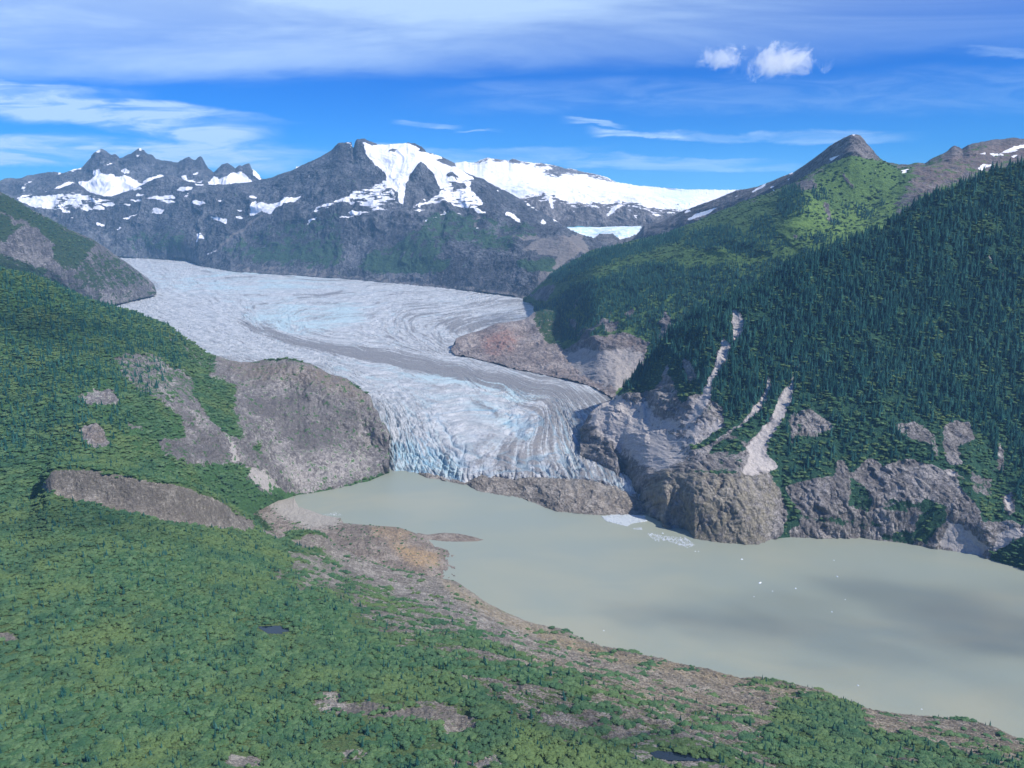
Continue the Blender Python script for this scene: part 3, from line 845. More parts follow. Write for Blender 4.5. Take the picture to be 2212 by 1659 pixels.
for pl in [[(900, 655), (940, 660), (960, 720), (970, 800), (950, 780), (920, 710)], [(690, 830), (740, 880), (750, 910), (700, 850)], [(1000, 420), (1080, 520), (1110, 580), (1090, 560), (1030, 480)]]:
    vg2.poly(-0.1, T('C', pl), 1.5)
vg2.poly(0.35, T('E', [(1180, 60), (1300, 200), (1300, 330), (1260, 420), (1150, 420), (1000, 300), (1100, 100)]), 3)
vg2.poly(0.15, T('E', [(1250, 400), (1400, 300), (1560, 200), (1700, 180), (1850, 170), (2000, 230), (1960, 350), (1880, 480), (1760, 580), (1570, 500)]), 3)
vg2.line(0.1, T('E', [(1560, 210), (1640, 130), (1760, 20)]), [14, 8, 4], 2)
for pl in [[(1830, 40), (1900, 20), (1890, 90), (1850, 90)], [(1480, 60), (1530, 90), (1510, 160), (1470, 110)], [(1980, 60), (2010, 100), (1990, 160)], [(2100, 20), (2150, 90), (2120, 190), (2050, 220), (2070, 100)], [(1680, 60), (1800, 100), (1780, 160), (1700, 170)]]:
    vg2.poly(0.25, T('E', pl), 2)
vg2.poly(0.1, T('B', [(1220, 1260), (1290, 1200), (1400, 1180), (1330, 1300), (1280, 1300)]), 2)
vg2.line(0.1, T('B', [(1520, 1340), (1530, 1280), (1545, 1250)]), [8, 7, 4], 1.5)
vg2.done(1.5)
mead2 = Ras(0.25)
mead2.poly(1.0, T('C', [(640, 760), (740, 700), (800, 600), (900, 660), (1000, 720), (1200, 640), (1400, 640), (1350, 790), (1270, 860), (1050, 920), (860, 910), (740, 850)]), 6)
mead2.poly(0.8, T('C', [(1100, 560), (1180, 560), (1230, 680), (1080, 680)]), 6).poly(0.55, T('C', [(900, 430), (1100, 360), (1300, 420), (1400, 520), (1350, 640), (1000, 640), (860, 560)]), 8)
mead2.poly(0.6, T('C', [(520, 800), (610, 830), (600, 900), (560, 890)]), 3).poly(0.5, T('C', [(300, 880), (400, 900), (300, 1020), (50, 1010), (200, 960)]), 5)
mead2.poly(0.6, T('B', [(1560, 1000), (1750, 945), (2100, 870), (1900, 1000), (1600, 1080), (1450, 1120)]), 6).poly(0.5, T('B', [(1950, 1060), (2212, 1020), (2212, 1080), (2000, 1110)]), 4).poly(0.35, T('C', [(0, 1030), (700, 990), (900, 940), (700, 1000), (300, 1080), (0, 1080)]), 4)
mead2.done(2)
fo2 = Ras(0.0)
fo2.poly(1.0, T('C', [(0, 1080), (300, 1060), (700, 1010), (980, 930), (1100, 900), (900, 1100), (300, 1300), (0, 1700), (-900, 1500), (-400, 1100)]), 4)
fo2.poly(1.0, T('B', [(1800, 1110), (1950, 1060), (2212, 1060), (2300, 1500), (2212, 1659), (1280, 1500), (1350, 1330), (1500, 1200), (1700, 1150)]), 4)
for pl in [[(650, 570), (740, 545), (820, 660), (790, 760), (640, 760), (610, 680)], [(830, 560), (900, 560), (985, 620), (970, 660), (860, 640)], [(1050, 655), (1080, 720), (1060, 740), (1020, 740)], [(1120, 680), (1190, 660), (1160, 750), (1100, 730)], [(1250, 650), (1310, 660), (1280, 690)],
           [(1150, 740), (1250, 700), (1240, 760), (1140, 770)], [(430, 760), (560, 740), (620, 900), (700, 960), (420, 1000), (280, 980), (420, 880)], [(60, 850), (280, 800), (420, 860), (360, 950), (200, 980), (0, 950)], [(860, 840), (1000, 880), (900, 930), (700, 900)], [(930, 790), (1010, 770), (990, 830)]]:
    fo2.poly(0.75, T('C', pl), 3)
fo2.poly(0.7, T('B', [(1330, 1130), (1450, 1070), (1700, 960), (1900, 930), (2212, 830), (2212, 900), (1700, 1060), (1400, 1180)]), 4)
fo2.poly(0.65, T('E', [(1250, 0), (2212, 0), (2212, 250), (2000, 150), (1700, 180), (1500, 210), (1350, 240), (1260, 150)]), 4)
fo2.poly(0.0, T('E', [(1250, 400), (1400, 300), (1560, 200), (1700, 180), (1850, 150), (2000, 220), (1960, 350), (1880, 480), (1760, 580), (1570, 500)]), 3)
fo2.a *= np.clip((vg2.a - 0.2) * 2, 0, 1)
fo2.done(1.5)
sc2 = Ras(0.0).poly(0.75, T('E', [(1250, 410), (1380, 320), (1560, 260), (1700, 290), (1850, 260), (1960, 290), (1960, 350), (1880, 480), (1760, 580), (1570, 500)]), 4)
wm2b = Ras(0.0)
wm2b.a = np.maximum(wm2.a, wm2b.a)
wm2b.poly(0.5, T('E', [(1750, 100), (2000, 120), (1990, 330), (1850, 260), (1600, 250)]), 6)
land('shoulder', 'green_shoulder_mountain', M_R2, dict(snow=sn2, veg=vg2, mead=mead2, warm=wm2b, scree=sc2, forest=fo2), warp=3.5, crag=(10, 60))

# reddish rock knob that parts the ice
nun_c = [(975, 752), (980, 742), (985, 730), (1000, 724), (1030, 716), (1055, 706), (1075, 699), (1110, 694), (1135, 689), (1155, 675), (1175, 668), (1200, 672), (1260, 690), (1330, 720)]
loft('nunatak', 975, 1330, 330,
     [[(975, 758, 4500), (985, 768, 4400), (1020, 772, 4350), (1070, 785, 4180), (1115, 798, 4010), (1160, 806, 3920), (1270, 832, 3620), (1330, 862, 3330)],
      [(975, 755, 4550), (990, 748, 4580), (1070, 745, 4560), (1150, 745, 4560), (1200, 740, 4560), (1260, 750, 4450), (1330, 770, 4300)],
      withD(nun_c, [(975, 4620), (1030, 4900), (1100, 5000), (1170, 5250), (1250, 5300), (1330, 5300)])],
     (70, 60, 10, 5), (5, 18, 6, 3, 0), [(80, 40), (300, 200)], L=120, seed=81)
M_WARM = land_mat('warm_rock', rock=((0.32, 0.285, 0.265), (0.18, 0.16, 0.155), (0.45, 0.41, 0.38)), veg=((0.028, 0.055, 0.022), (0.045, 0.08, 0.030)), warmc=(0.31, 0.185, 0.155), f=0.9, bump=1.0, vegk=0.45)
land('nunatak', 'red_rock_mountain', M_WARM, dict(veg=Ras(0.0).poly(0.75, T('E', [(1240, 10), (1500, 10), (1500, 260), (1330, 240), (1270, 160)]), 4), forest=Ras(0.0).poly(0.6, T('E', [(1260, 10), (1500, 10), (1500, 200), (1330, 200), (1290, 120)]), 4), warm=Ras(0.15).poly(1.0, T('E', [(900, 200), (1060, 150), (1160, 200), (1100, 280), (950, 330)]), 8)), crag=(9, 50))

# spur on the far left, grey slabs with bushes
l4 = T('A', [(-1500, 300), (-700, 430), (-300, 520), (0, 585), (100, 640), (200, 695), (300, 750), (450, 830), (600, 890), (700, 960), (800, 1030), (900, 1100), (960, 1150), (995, 1185), (1010, 1230)])
loft('spur', -500, 337, 560,
     [withD([(-500, 720), (240, 660), (300, 645), (325, 640), (337, 636)], [(-500, 5900), (240, 6500), (337, 7200)]),
      withD([(-500, 600), (0, 560), (150, 590), (240, 620), (300, 628), (337, 633)], [(-500, 5700), (0, 5900), (240, 6600), (337, 7220)]),
      withD(l4, [(-500, 5800), (0, 6200), (200, 6900), (337, 7400)])],
     (110, 110, 12, 6), (25, 35, 8, 4, 0), [(200, 120), (1500, 900)], L=240, seed=91, crest_rough=1.2, gul=1.2)
vg4 = Ras(0.35)
for val, pl in [(1.1, [(0, 600), (200, 700), (450, 850), (620, 920), (560, 960), (540, 1040), (420, 1070), (330, 1000), (350, 930), (200, 780), (0, 700)]), (0.95, [(0, 720), (130, 830), (100, 930), (0, 870)]), (0.9, [(0, 1000), (300, 1080), (300, 1130), (0, 1100)]),
                (0.15, [(100, 830), (220, 820), (330, 930), (330, 1080), (150, 1040), (0, 960)]), (0.75, [(550, 1130), (650, 1130), (620, 1200), (560, 1200)]), (0.55, [(420, 1070), (700, 970), (960, 1160), (800, 1200), (500, 1200)])]:
    vg4.poly(val, T('A', pl), 4)
vg4.done(2)
land('spur', 'left_spur_mountain', land_mat('spur_rock', rock=((0.22, 0.205, 0.205), (0.125, 0.118, 0.125), (0.33, 0.305, 0.295)), veg=((0.030, 0.055, 0.024), (0.048, 0.078, 0.030)), f=1.4, vegk=0.45),
     dict(veg=vg4, scree=0.1, snow=-1.0), warp=4.0, crag=(12, 70))

# ------------------------------------------------------------------ glacier
GV = [(1200, 2100), (1100, 2400), (1045, 2600), (1012, 2700), (990, 2745), (960, 2830), (930, 2950), (900, 3100), (850, 3450), (800, 4000), (750, 4700), (700, 5600), (660, 6600), (640, 7200), (600, 8700), (575, 9900), (560, 10500), (548, 11200), (536, 12200)]
_gv = np.array(sorted(GV), float)


def gD(v):
    return 1 / np.interp(v, _gv[:, 0], 1 / _gv[:, 1])


foot = [(150, 1012), (835, 1013), (850, 1019), (870, 1020), (905, 1024), (930, 1032), (950, 1034), (975, 1041), (1000, 1046), (1015, 1044), (1060, 1046), (1150, 1052), (1300, 1065), (1395, 1100), (1450, 1105)]
topz = [(150, 1000, 30), (835, 990, 34), (870, 991, 36), (905, 998, 32), (950, 1010, 28), (1000, 1024, 26), (1060, 1030, 26), (1150, 1028, 36), (1250, 1028, 44), (1330, 1048, 36), (1385, 1085, 16), (1450, 1090, 8)]
glines = [[kz(u, v, -2.0) for u, v in foot], [kz(u, v, z) for u, v, z in topz]]
glines.append([kz(150, 975, 55), kz(850, 962, 62), kz(1000, 985, 62), kz(1100, 985, 66), (1250, 980, 2800), (1330, 990, 2760), (1385, 1010, 2690), (1450, 1020, 2660)])
for vv in (925, 880, 840, 800, 760, 720, 690, 660, 635, 610, 590, 570, 555, 545, 538):
    glines.append([(150, vv, float(gD(vv))), (1450, vv, float(gD(vv)))])
Lg = loft('glacier', 150, 1440, 1300, glines, tuple([34, 44, 44, 50, 40, 40, 40, 40, 30, 30, 25, 25, 20, 20, 15, 10, 6]), tuple([0] * 18), [], L=400, seed=101, usm=8)
flows = [(0, [(262, 652), (330, 690), (420, 735), (560, 790), (700, 812), (800, 880), (838, 1010)]),
         (330, [(270, 600), (340, 650), (430, 690), (560, 745), (720, 800), (850, 870), (910, 1020)]),
         (560, [(300, 556), (420, 610), (510, 670), (580, 720), (740, 775), (900, 820), (1010, 900), (1030, 1035)]),
         (640, [(760, 628), (620, 648), (545, 675), (570, 710), (680, 742), (830, 770), (1000, 803), (1130, 880), (1170, 1030)]),
         (760, [(1000, 632), (820, 650), (660, 680), (660, 712), (800, 742), (1000, 785), (1180, 850), (1260, 1030)]),
         (1000, [(1150, 650), (1000, 675), (900, 700), (960, 752), (1100, 802), (1240, 850), (1310, 930), (1370, 1070)])]
fp, fa, fl = [], [], []
for ac, pl in flows:
    a = np.array(pl, float)
    W3 = unproj(a[:, 0], a[:, 1], gD(a[:, 1]))
    sg = np.concatenate([[0], np.cumsum(np.linalg.norm(np.diff(W3, axis=0), axis=1))])
    al = sg[-1] - sg
    for i in range(len(a) - 1):
        for t in (0, 0.5):
            fp.append(a[i] * (1 - t) + a[i + 1] * t)
            fa.append(ac)
            fl.append(al[i] * (1 - t) + al[i + 1] * t)
    fp.append(a[-1]); fa.append(ac); fl.append(0)
fp = np.array(fp) / 400.0


def tps_fit(p, y, lam=1e-3):
    d = np.linalg.norm(p[:, None] - p[None], axis=-1)
    K = np.where(d > 0, d * d * np.log(d + 1e-9), 0) + lam * np.eye(len(p))
    Q = np.c_[np.ones(len(p)), p]
    A = np.block([[K, Q], [Q.T, np.zeros((3, 3))]])
    return np.linalg.solve(A, np.r_[y, 0, 0, 0])


def tps_eval(p, c, x, y):
    r = c[-3] + c[-2] * x + c[-1] * y
    for i in range(len(p)):
        d2 = (x - p[i, 0]) ** 2 + (y - p[i, 1]) ** 2 + 1e-12
        r = r + c[i] * 0.5 * d2 * np.log(d2)
    return r


gu, gvv = Lg['u'] / 400.0, Lg['v'] / 400.0
AC = tps_eval(fp, tps_fit(fp, np.array(fa)), gu, gvv)
AL = tps_eval(fp, tps_fit(fp, np.array(fl)), gu, gvv)
wob = fbm(AC / 180, AL / 400, 4, 200) * 1.0
s_term = np.clip((1500 - AL) / 1000, 0, 1)                     # towards the snout
n1 = 1 - np.abs(perlin(AC / 52 + AL / 170 + wob * 2.2, AL / 230 + wob * 1.5, 201))
n2 = 1 - np.abs(perlin(AC / 30 - AL / 120 + wob * 2, AL / 90 - wob, 202))
n3 = 1 - np.abs(perlin(AL / 42 + wob * 2.0, AC / 170, 203))
d1, d2, cc_ = worley(AC / 30 + wob * 2, AL / 42 + wob, 9)
crack = np.clip(1 - (d2 - d1) * 3.2, 0, 1)
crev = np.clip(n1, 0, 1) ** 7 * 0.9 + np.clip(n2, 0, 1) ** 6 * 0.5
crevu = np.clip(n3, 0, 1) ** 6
ftex = fbm(AC / 60, AL / 60, 5, 204, 0.62)
blocks = (cc_ - 0.5) * np.clip((d2 - d1) * 4, 0, 1)
Y = Lg['P'][..., 1]
lump = np.clip(0.55 + 1.6 * fbm(AC / 150, AL / 260, 3, 208), 0.12, 1.25)
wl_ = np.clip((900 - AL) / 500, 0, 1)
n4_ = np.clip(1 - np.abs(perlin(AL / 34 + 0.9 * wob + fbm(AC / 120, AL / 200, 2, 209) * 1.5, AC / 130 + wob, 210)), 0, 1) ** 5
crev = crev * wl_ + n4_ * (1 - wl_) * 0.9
zz = (ftex * 12.0 + blocks * 4 - crev * 15.0 * lump - crack * 2) * s_term + (1 - s_term) * (ftex * 5.0 - crevu * 7.0 + fbm(AC / 22, AL / 420, 4, 207) * 7)
zz *= np.clip((Lg['tt'] - 0.6) / 0.5, 0, 1)[:, None]
dzone = Ras(0).line(1, [(740, 628), (640, 645), (560, 668), (540, 685), (570, 708), (650, 735), (760, 757), (880, 775), (1000, 790), (1120, 815), (1300, 860)], [2, 4, 6, 6, 8, 12, 26, 30, 40, 46, 40], 6)
Lg['P'][..., 2] += zz * (1 - 0.75 * dzone(Lg['u'], Lg['v']))
# front face: push the cliff in and out
ff = np.exp(-((Lg['tt'] - 0.8) / 0.9) ** 2)[:, None]
Lg['P'][..., 1] += ff * (fbm(Lg['P'][..., 0] / 45, Lg['P'][..., 2] / 60, 5, 205, 0.6) * 26 - np.clip(1 - np.abs(perlin(Lg['P'][..., 0] / 30, Lg['P'][..., 2] / 90, 206)), 0, 1) ** 6 * -16)
dirt = Ras(0.22)
dirt.poly(0.28, [(450, 770), (700, 790), (830, 870), (850, 1010), (800, 900), (600, 800)], 10)
dirt.poly(0.42, [(840, 640), (1160, 640), (1130, 700), (980, 720), (980, 760), (1150, 805), (900, 770), (760, 740), (850, 700)], 10)
dirt.poly(0.62, [(1000, 780), (1160, 805), (1330, 860), (1300, 1030), (1390, 1090), (1200, 1030), (1050, 1000), (1150, 900), (1100, 830)], 14)
dirt.line(0.84, [(500, 680), (540, 706), (640, 735), (760, 757), (870, 776), (980, 798), (1080, 822), (1200, 845), (1330, 870)], [3, 7, 13, 22, 26, 28, 28, 22, 22], 3)
dirt.line(1.0, [(740, 628), (690, 640), (640, 643), (570, 655), (530, 672), (525, 690)], [6, 4, 3, 2, 2, 3], 1.5)
dirt.line(1.1, [(540, 712), (620, 738), (760, 768), (900, 795), (1060, 832)], [3, 5, 7, 6, 3], 1.5)
dirt.line(1.0, [(700, 648), (560, 700), (640, 738), (800, 768), (1060, 818)], [1, 2, 4, 5, 3], 1.0)
dirt.line(0.85, [(430, 765), (600, 782)], [8, 3], 3).line(0.75, [(1280, 860), (1330, 866), (1340, 880)], [10, 16, 10], 4)
dirt.poly(0.8, [(940, 690), (1060, 692), (1140, 680), (1080, 702), (985, 722)], 4).poly(0.6, [(1000, 650), (1140, 645), (1160, 660), (1040, 665)], 3)
dirt.line(0.75, [(262, 655), (320, 640), (340, 615), (300, 590)], [5, 4, 4, 3], 2).line(0.6, [(410, 560), (445, 578), (700, 600), (1100, 640)], [6, 4, 4, 4], 2)
dirt.poly(0.62, [(1130, 950), (1260, 960), (1330, 1000), (1350, 1050), (1150, 1030), (1090, 1000)], 10)
dirt.done(2)
blue = Ras(0.30)
blue.poly(0.85, [(830, 960), (900, 950), (980, 985), (1010, 1040), (850, 1025)], 8).poly(0.9, [(500, 680), (640, 650), (760, 650), (800, 690), (700, 720), (600, 715)], 12)
blue.poly(0.7, [(300, 590), (600, 590), (750, 610), (600, 640), (400, 640)], 14).poly(0.85, [(950, 800), (1180, 850), (1150, 870), (980, 830), (760, 790), (900, 790)], 6).poly(0.7, [(1000, 860), (1130, 860), (1120, 920), (1020, 900)], 12)
blue.poly(0.5, [(700, 770), (1000, 850), (950, 870), (700, 800)], 8).poly(0.0, [(260, 650), (450, 640), (560, 740), (400, 730)], 10).done(3)

m, t, Pg, bs = base_mat('glacier_ice')
acs, als = t.attr('ac'), t.attr('al')
cx = t.n('ShaderNodeCombineXYZ')
t.link(acs, cx.inputs[0]); t.link(als, cx.inputs[1])
st1 = t.noise(t.scaled(cx.outputs[0], 1 / 16, 1 / 420, 1), 1.0, 8, 0.62, 0.5)
st2 = t.noise(t.scaled(cx.outputs[0], 1 / 60, 1 / 240, 1), 1.0, 8, 0.65, 0.8)
fi = t.noise(Pg, 1 / 14, 9, 0.68, 0.3)
fi2 = t.noise(Pg, 1 / 55, 8, 0.62, 0.6)
ice = t.mix(t.step(fi2, 0.35, 0.65), (0.35, 0.375, 0.385), (0.555, 0.57, 0.57))
ice = t.mix(t.math('MULTIPLY', t.step(t.math('ADD', t.attr('blue'), t.math('MULTIPLY', t.math('SUBTRACT', st2, 0.5), 2.6)), 0.38, 1.05), 0.72), ice, (0.42, 0.59, 0.62))
df = t.step(t.math('ADD', t.math('MULTIPLY_ADD', t.attr('dirt'), 1.15, 0.03), t.math('ADD', t.math('MULTIPLY', t.math('SUBTRACT', st1, 0.5), 3.0), t.math('MULTIPLY', t.math('SUBTRACT', fi, 0.5), 1.5))), 0.38, 0.90)
ice = t.mix(t.math('MULTIPLY', df, 0.92), ice, t.mix(fi, (0.15, 0.145, 0.145), (0.26, 0.25, 0.245)))
ice = t.mix(t.math('MULTIPLY', t.step(fi, 0.50, 0.72), 0.40), ice, (0.34, 0.32, 0.325))
ice = t.mix(t.math('MULTIPLY', t.step(t.attr('crev'), 0.25, 0.8), t.math('MULTIPLY_ADD', t.attr('blue'), 0.65, 0.15)), ice, (0.17, 0.35, 0.47))  # blue ice, with shade painted in so the crevasses look deeper
t.link(ice, bs.inputs['Base Color'])
t.put(bs.inputs['Roughness'], 0.6)
bs.inputs['Specular IOR Level'].default_value = 0.25
bmp = t.n('ShaderNodeBump')
bmp.inputs['Strength'].default_value = 1.0
bmp.inputs['Distance'].default_value = 1.0
t.link(t.math('MULTIPLY_ADD', fi, 7.0, t.math('MULTIPLY_ADD', st1, 7.0, t.math('MULTIPLY', fi2, 9.0))), bmp.inputs['Height'])
t.link(bmp.outputs[0], bs.inputs['Normal'])
M_ICE = m
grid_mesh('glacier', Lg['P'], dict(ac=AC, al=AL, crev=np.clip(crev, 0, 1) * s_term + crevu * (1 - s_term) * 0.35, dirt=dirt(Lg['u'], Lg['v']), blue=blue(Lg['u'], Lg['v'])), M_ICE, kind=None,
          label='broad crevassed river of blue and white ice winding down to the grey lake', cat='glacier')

# ------------------------------------------------------------------ bare rock between ice and lake
bed_w = [(905, 1026), (925, 1034), (1008, 1049), (1030, 1062), (1070, 1069), (1130, 1078), (1170, 1096), (1200, 1106), (1290, 1114), (1340, 1114), (1392, 1113), (1405, 1104)]
loft('bedrock', 905, 1400, 460,
     [[kz(u, v, -2) for u, v in bed_w],
      [kz(905, 1022, 2), kz(925, 1024, 8), kz(960, 1036, 0), kz(1005, 1044, 2), kz(1030, 1046, 14), kz(1060, 1042, 18), kz(1130, 1062, 8), kz(1170, 1066, 22), kz(1200, 1082, 24), kz(1300, 1088, 26), kz(1350, 1085, 24), kz(1388, 1104, 6), kz(1400, 1106, 0)],
      [kz(905, 1020, 0), kz(925, 1019, 9), kz(960, 1032, -4), kz(1005, 1040, -2), kz(1030, 1030, 20), kz(1060, 1024, 24), kz(1110, 1036, 24), kz(1150, 1032, 34), kz(1200, 1034, 40), kz(1260, 1036, 44), kz(1330, 1052, 38), kz(1375, 1080, 22), kz(1400, 1104, 0)]],
     (44, 50, 6, 4), (1.0, 8, 7, 2, 0), [(25, 16), (100, 50)], L=42, seed=111, gul=1.6, usm=12)
M_BED = land_mat('bedrock', rock=((0.33, 0.31, 0.275), (0.19, 0.175, 0.16), (0.46, 0.43, 0.385)), veg=((0.035, 0.065, 0.022), (0.05, 0.09, 0.03)), warmc=(0.36, 0.25, 0.14), screec=(0.40, 0.37, 0.335), f=0.42, bump=1.1, vegk=0.45, strat=(1, 1, 4))
land('bedrock', 'shore_rock_land', M_BED, dict(veg=-0.5, warm=0.15, scree=0.25, snow=-1.0), warp=3, crag=(4.5, 24))

# ------------------------------------------------------------------ right slope above the lake
r1_w = [(1255, 1000, -5), (1300, 1050, -5), (1345, 1085, -4), (1385, 1108, -3), (1395, 1112, -2), (1430, 1126, -2), (1440, 1141, -2), (1480, 1146, -2), (1500, 1166, -2), (1560, 1174, -2), (1640, 1177, -2), (1665, 1166, -2), (1700, 1163, -2), (1860, 1163, -2), (1950, 1174, -2), (2040, 1191, -2), (2120, 1204, -2), (2150, 1214, -2), (2212, 1233, -2), (2700, 1370, -2)]
r1_f = [(1255, 992, 0), (1340, 1060, 4), (1385, 1090, 10), (1398, 1090, 28), (1412, 1075, 55), (1440, 1078, 62), (1470, 1070, 78), (1500, 1085, 74), (1600, 1090, 76), (1660, 1104, 66), (1690, 1128, 32), (1712, 1118, 45), (1760, 1092, 95), (1860, 1085, 118), (2000, 1088, 120), (2100, 1100, 125), (2150, 1150, 70), (2212, 1170, 70), (2700, 1270, 80)]
r1_t = [(1255, 985, 5), (1300, 990, 14), (1335, 1020, 18), (1352, 1045, 10), (1380, 1052, 40), (1400, 1045, 66), (1440, 1032, 88), (1500, 1028, 100), (1600, 1032, 104), (1660, 1048, 96), (1690, 1090, 60), (1712, 1095, 60), (1730, 1066, 100), (1760, 1042, 138), (1810, 998, 192), (1860, 1022, 165), (1900, 990, 202), (2000, 995, 198), (2100, 1005, 196), (2150, 1060, 150), (2212, 1080, 140), (2700, 1150, 150)]
r1_b = [(1255, 962, 2840), (1300, 955, 2780), (1345, 960, 2690), (1400, 985, 2500), (1500, 965, 2370), (1600, 960, 2330), (1690, 970, 2310), (1800, 932, 2330), (1900, 912, 2320), (2000, 905, 2330), (2212, 930, 2300), (2700, 940, 2300)]
_wu, _wD = [p[0] for p in r1_w], [dist_for(p[1], p[2]) for p in r1_w]
r1_f = [kz(*p) if p[0] < 1395 else (p[0], p[1], float(np.interp(p[0], _wu, _wD)) + 36) for p in r1_f]
r1_t = [kz(*p) if p[0] < 1395 else (p[0], p[1], float(np.interp(p[0], _wu, _wD)) + 36 + (p[0] > 0) * max(20, 1.25 * abs(np.interp(p[0], [q[0] for q in r1_f], [q[1] for q in r1_f]) - p[1]))) for p in r1_t]
r1_t = [(1255, 985, 2790), (1300, 992, 2700), (1335, 1022, 2590)] + [p for p in r1_t if p[0] > 1340]
r1_m = [(1255, 938, 2940), (1285, 905, 2860), (1320, 882, 2860), (1400, 872, 2790), (1470, 840, 2680), (1525, 805, 2620), (1650, 770, 2620), (1750, 745, 2610), (1900, 700, 2620), (2212, 640, 2640), (2700, 560, 2680)]
r1_c = [(1255, 932), (1275, 892), (1300, 874), (1325, 866), (1340, 845), (1370, 812), (1392, 788), (1412, 762), (1440, 722), (1480, 690)] + T('C', [(150, 1330), (380, 1220), (600, 1120), (700, 1050), (830, 988), (950, 940), (1050, 905), (1180, 870), (1270, 845), (1350, 780), (1480, 690), (1650, 600), (1900, 508), (2000, 455), (2120, 420), (2212, 400), (2800, 230), (3600, 60)])
loft('slope', 1255, 2660, 1500,
     [[kz(*p) for p in r1_w], r1_f, r1_t, [p if p[2] > 1000 else kz(*p) for p in r1_b], r1_m,
      withD(r1_c, [(1255, 2960), (1275, 2930), (1325, 2950), (1390, 3000), (1525, 2960), (1750, 2960), (2212, 3000), (2700, 3050)])],
     (80, 90, 110, 170, 220, 14, 6), (1.5, 6, 3.5, 6, 20, 5, 6, 0), [(80, 30), (900, 600)], L=120, seed=121, crest_rough=1.4, gul=1.5, usm=14)
vg1 = Ras(1.1)
vg1.poly(0.0, T('F', [(-900, 1150), (-900, 620), (-640, 600), (-300, 560), (0, 520), (260, 640), (280, 820), (440, 900), (560, 1090), (650, 1180), (690, 1340), (660, 1440), (620, 1500), (520, 1560), (0, 1600), (-300, 1500), (-500, 1150)]), 2)
for val, pl in [
    (0.28, [(-250, 700), (-150, 500), (-60, 300), (0, 330), (100, 420), (60, 560), (0, 640)]),
    (0.95, [(-120, 260), (0, 150), (120, 60), (200, 300), (150, 440), (60, 600), (0, 640), (-60, 480)]), (0.3, [(0, 330), (60, 360), (90, 450), (30, 500), (0, 440)]),
    (0.25, [(90, 660), (200, 620), (262, 680), (250, 740), (130, 720)]),
    (0.95, [(200, 560), (420, 480), (560, 560), (420, 700), (280, 720), (260, 640)]), (0.9, [(0, 920), (120, 850), (250, 780), (420, 690), (440, 720), (250, 850), (100, 930)]), (1.0, [(200, 880), (360, 860), (420, 930), (330, 960), (220, 940), (160, 960)]),
    (0.9, [(20, 1070), (300, 1060), (380, 1080), (200, 1090)]), (0.35, [(180, 940), (440, 960), (400, 1050), (250, 1060)]),
    (1.1, [(620, 700), (720, 560), (900, 800), (1000, 1000), (1000, 1090), (760, 1140), (640, 1170), (560, 1090), (620, 1000), (600, 850)]), (1.1, [(540, 1100), (660, 1160), (760, 1130), (700, 1250), (770, 1400), (740, 1440), (650, 1440), (690, 1330), (630, 1190)]),
    (0.32, [(690, 700), (830, 650), (880, 690), (985, 770), (960, 800), (850, 850), (740, 840), (700, 900)]),
    (0.12, [(650, 1170), (760, 1130), (990, 1090), (980, 1000), (1050, 990), (1085, 1090), (1110, 1060), (1200, 975), (1260, 1000), (1300, 1040), (1440, 990), (1640, 1030), (1700, 1060), (1750, 1060), (1830, 1200), (1900, 1250), (1950, 1400), (2100, 1380), (2230, 1430), (2230, 1550), (2060, 1620), (1950, 1660), (1500, 1560), (1180, 1510), (690, 1520), (680, 1440), (750, 1420), (760, 1350), (700, 1250)]),
    (0.75, [(1085, 1100), (1200, 1200), (1240, 1260), (1200, 1330), (1060, 1290), (1090, 1200)]), (0.55, [(750, 1350), (1250, 1380), (1300, 1420), (1200, 1440), (760, 1380)]), (0.55, [(1300, 1250), (1640, 1270), (1560, 1340), (1300, 1320)]),
    (0.8, [(1560, 1240), (1700, 1290), (1720, 1380), (1640, 1450), (1590, 1540), (1480, 1500), (1540, 1350)]), (0.7, [(1280, 1480), (1480, 1440), (1500, 1540), (1300, 1510)]),
    (0.30, [(1370, 760), (1500, 735), (1600, 790), (1660, 900), (1660, 1000), (1580, 900), (1480, 860), (1400, 820)]), (0.15, [(1690, 760), (1780, 735), (1860, 760), (1900, 880), (1780, 900), (1820, 1030), (1700, 1010), (1680, 870)]),
    (0.45, [(1850, 1050), (2000, 1120), (2000, 1250), (1880, 1200)]), (0.8, [(1900, 1000), (2050, 900), (2080, 1100), (2212, 1150), (2212, 1300), (2100, 1340), (2000, 1100)]),
    (-0.2, [(1730, 1390), (1800, 1400), (1970, 1550), (1940, 1640), (1800, 1620), (1650, 1540)]), (-0.1, [(2040, 850), (2080, 950), (2080, 1100), (2050, 1050)]), (0.1, [(2060, 1230), (2140, 1210), (2160, 1330), (2110, 1380)]),
    (1.2, [(1985, 1625), (2080, 1520), (2212, 1470), (2240, 1760), (2100, 1690)]),
]:
    vg1.poly(val, T('F', pl), 2.5)
fo1 = Ras(1.0)
fo1.poly(0.0, T('F', [(-700, 900), (-100, 300), (0, 330), (60, 560), (200, 700), (600, 750), (660, 620), (760, 600), (1250, 640), (1400, 740), (1650, 720), (1900, 760), (2000, 900), (2212, 1000), (2300, 1700), (-700, 1700)]), 8)
fo1.poly(0.25, T('F', [(660, 680), (1250, 640), (1400, 760), (1700, 1050), (700, 1150)]), 8).poly(0.9, T('F', [(200, 330), (500, 300), (560, 540), (420, 600), (260, 640), (230, 500)]), 3).poly(0.8, T('F', [(-120, 260), (120, 60), (200, 300), (60, 560)]), 4)
fo1.poly(0.5, T('F', [(1990, 900), (2230, 950), (2230, 1300), (2100, 1200)]), 4)
sc1 = Ras(0.0)
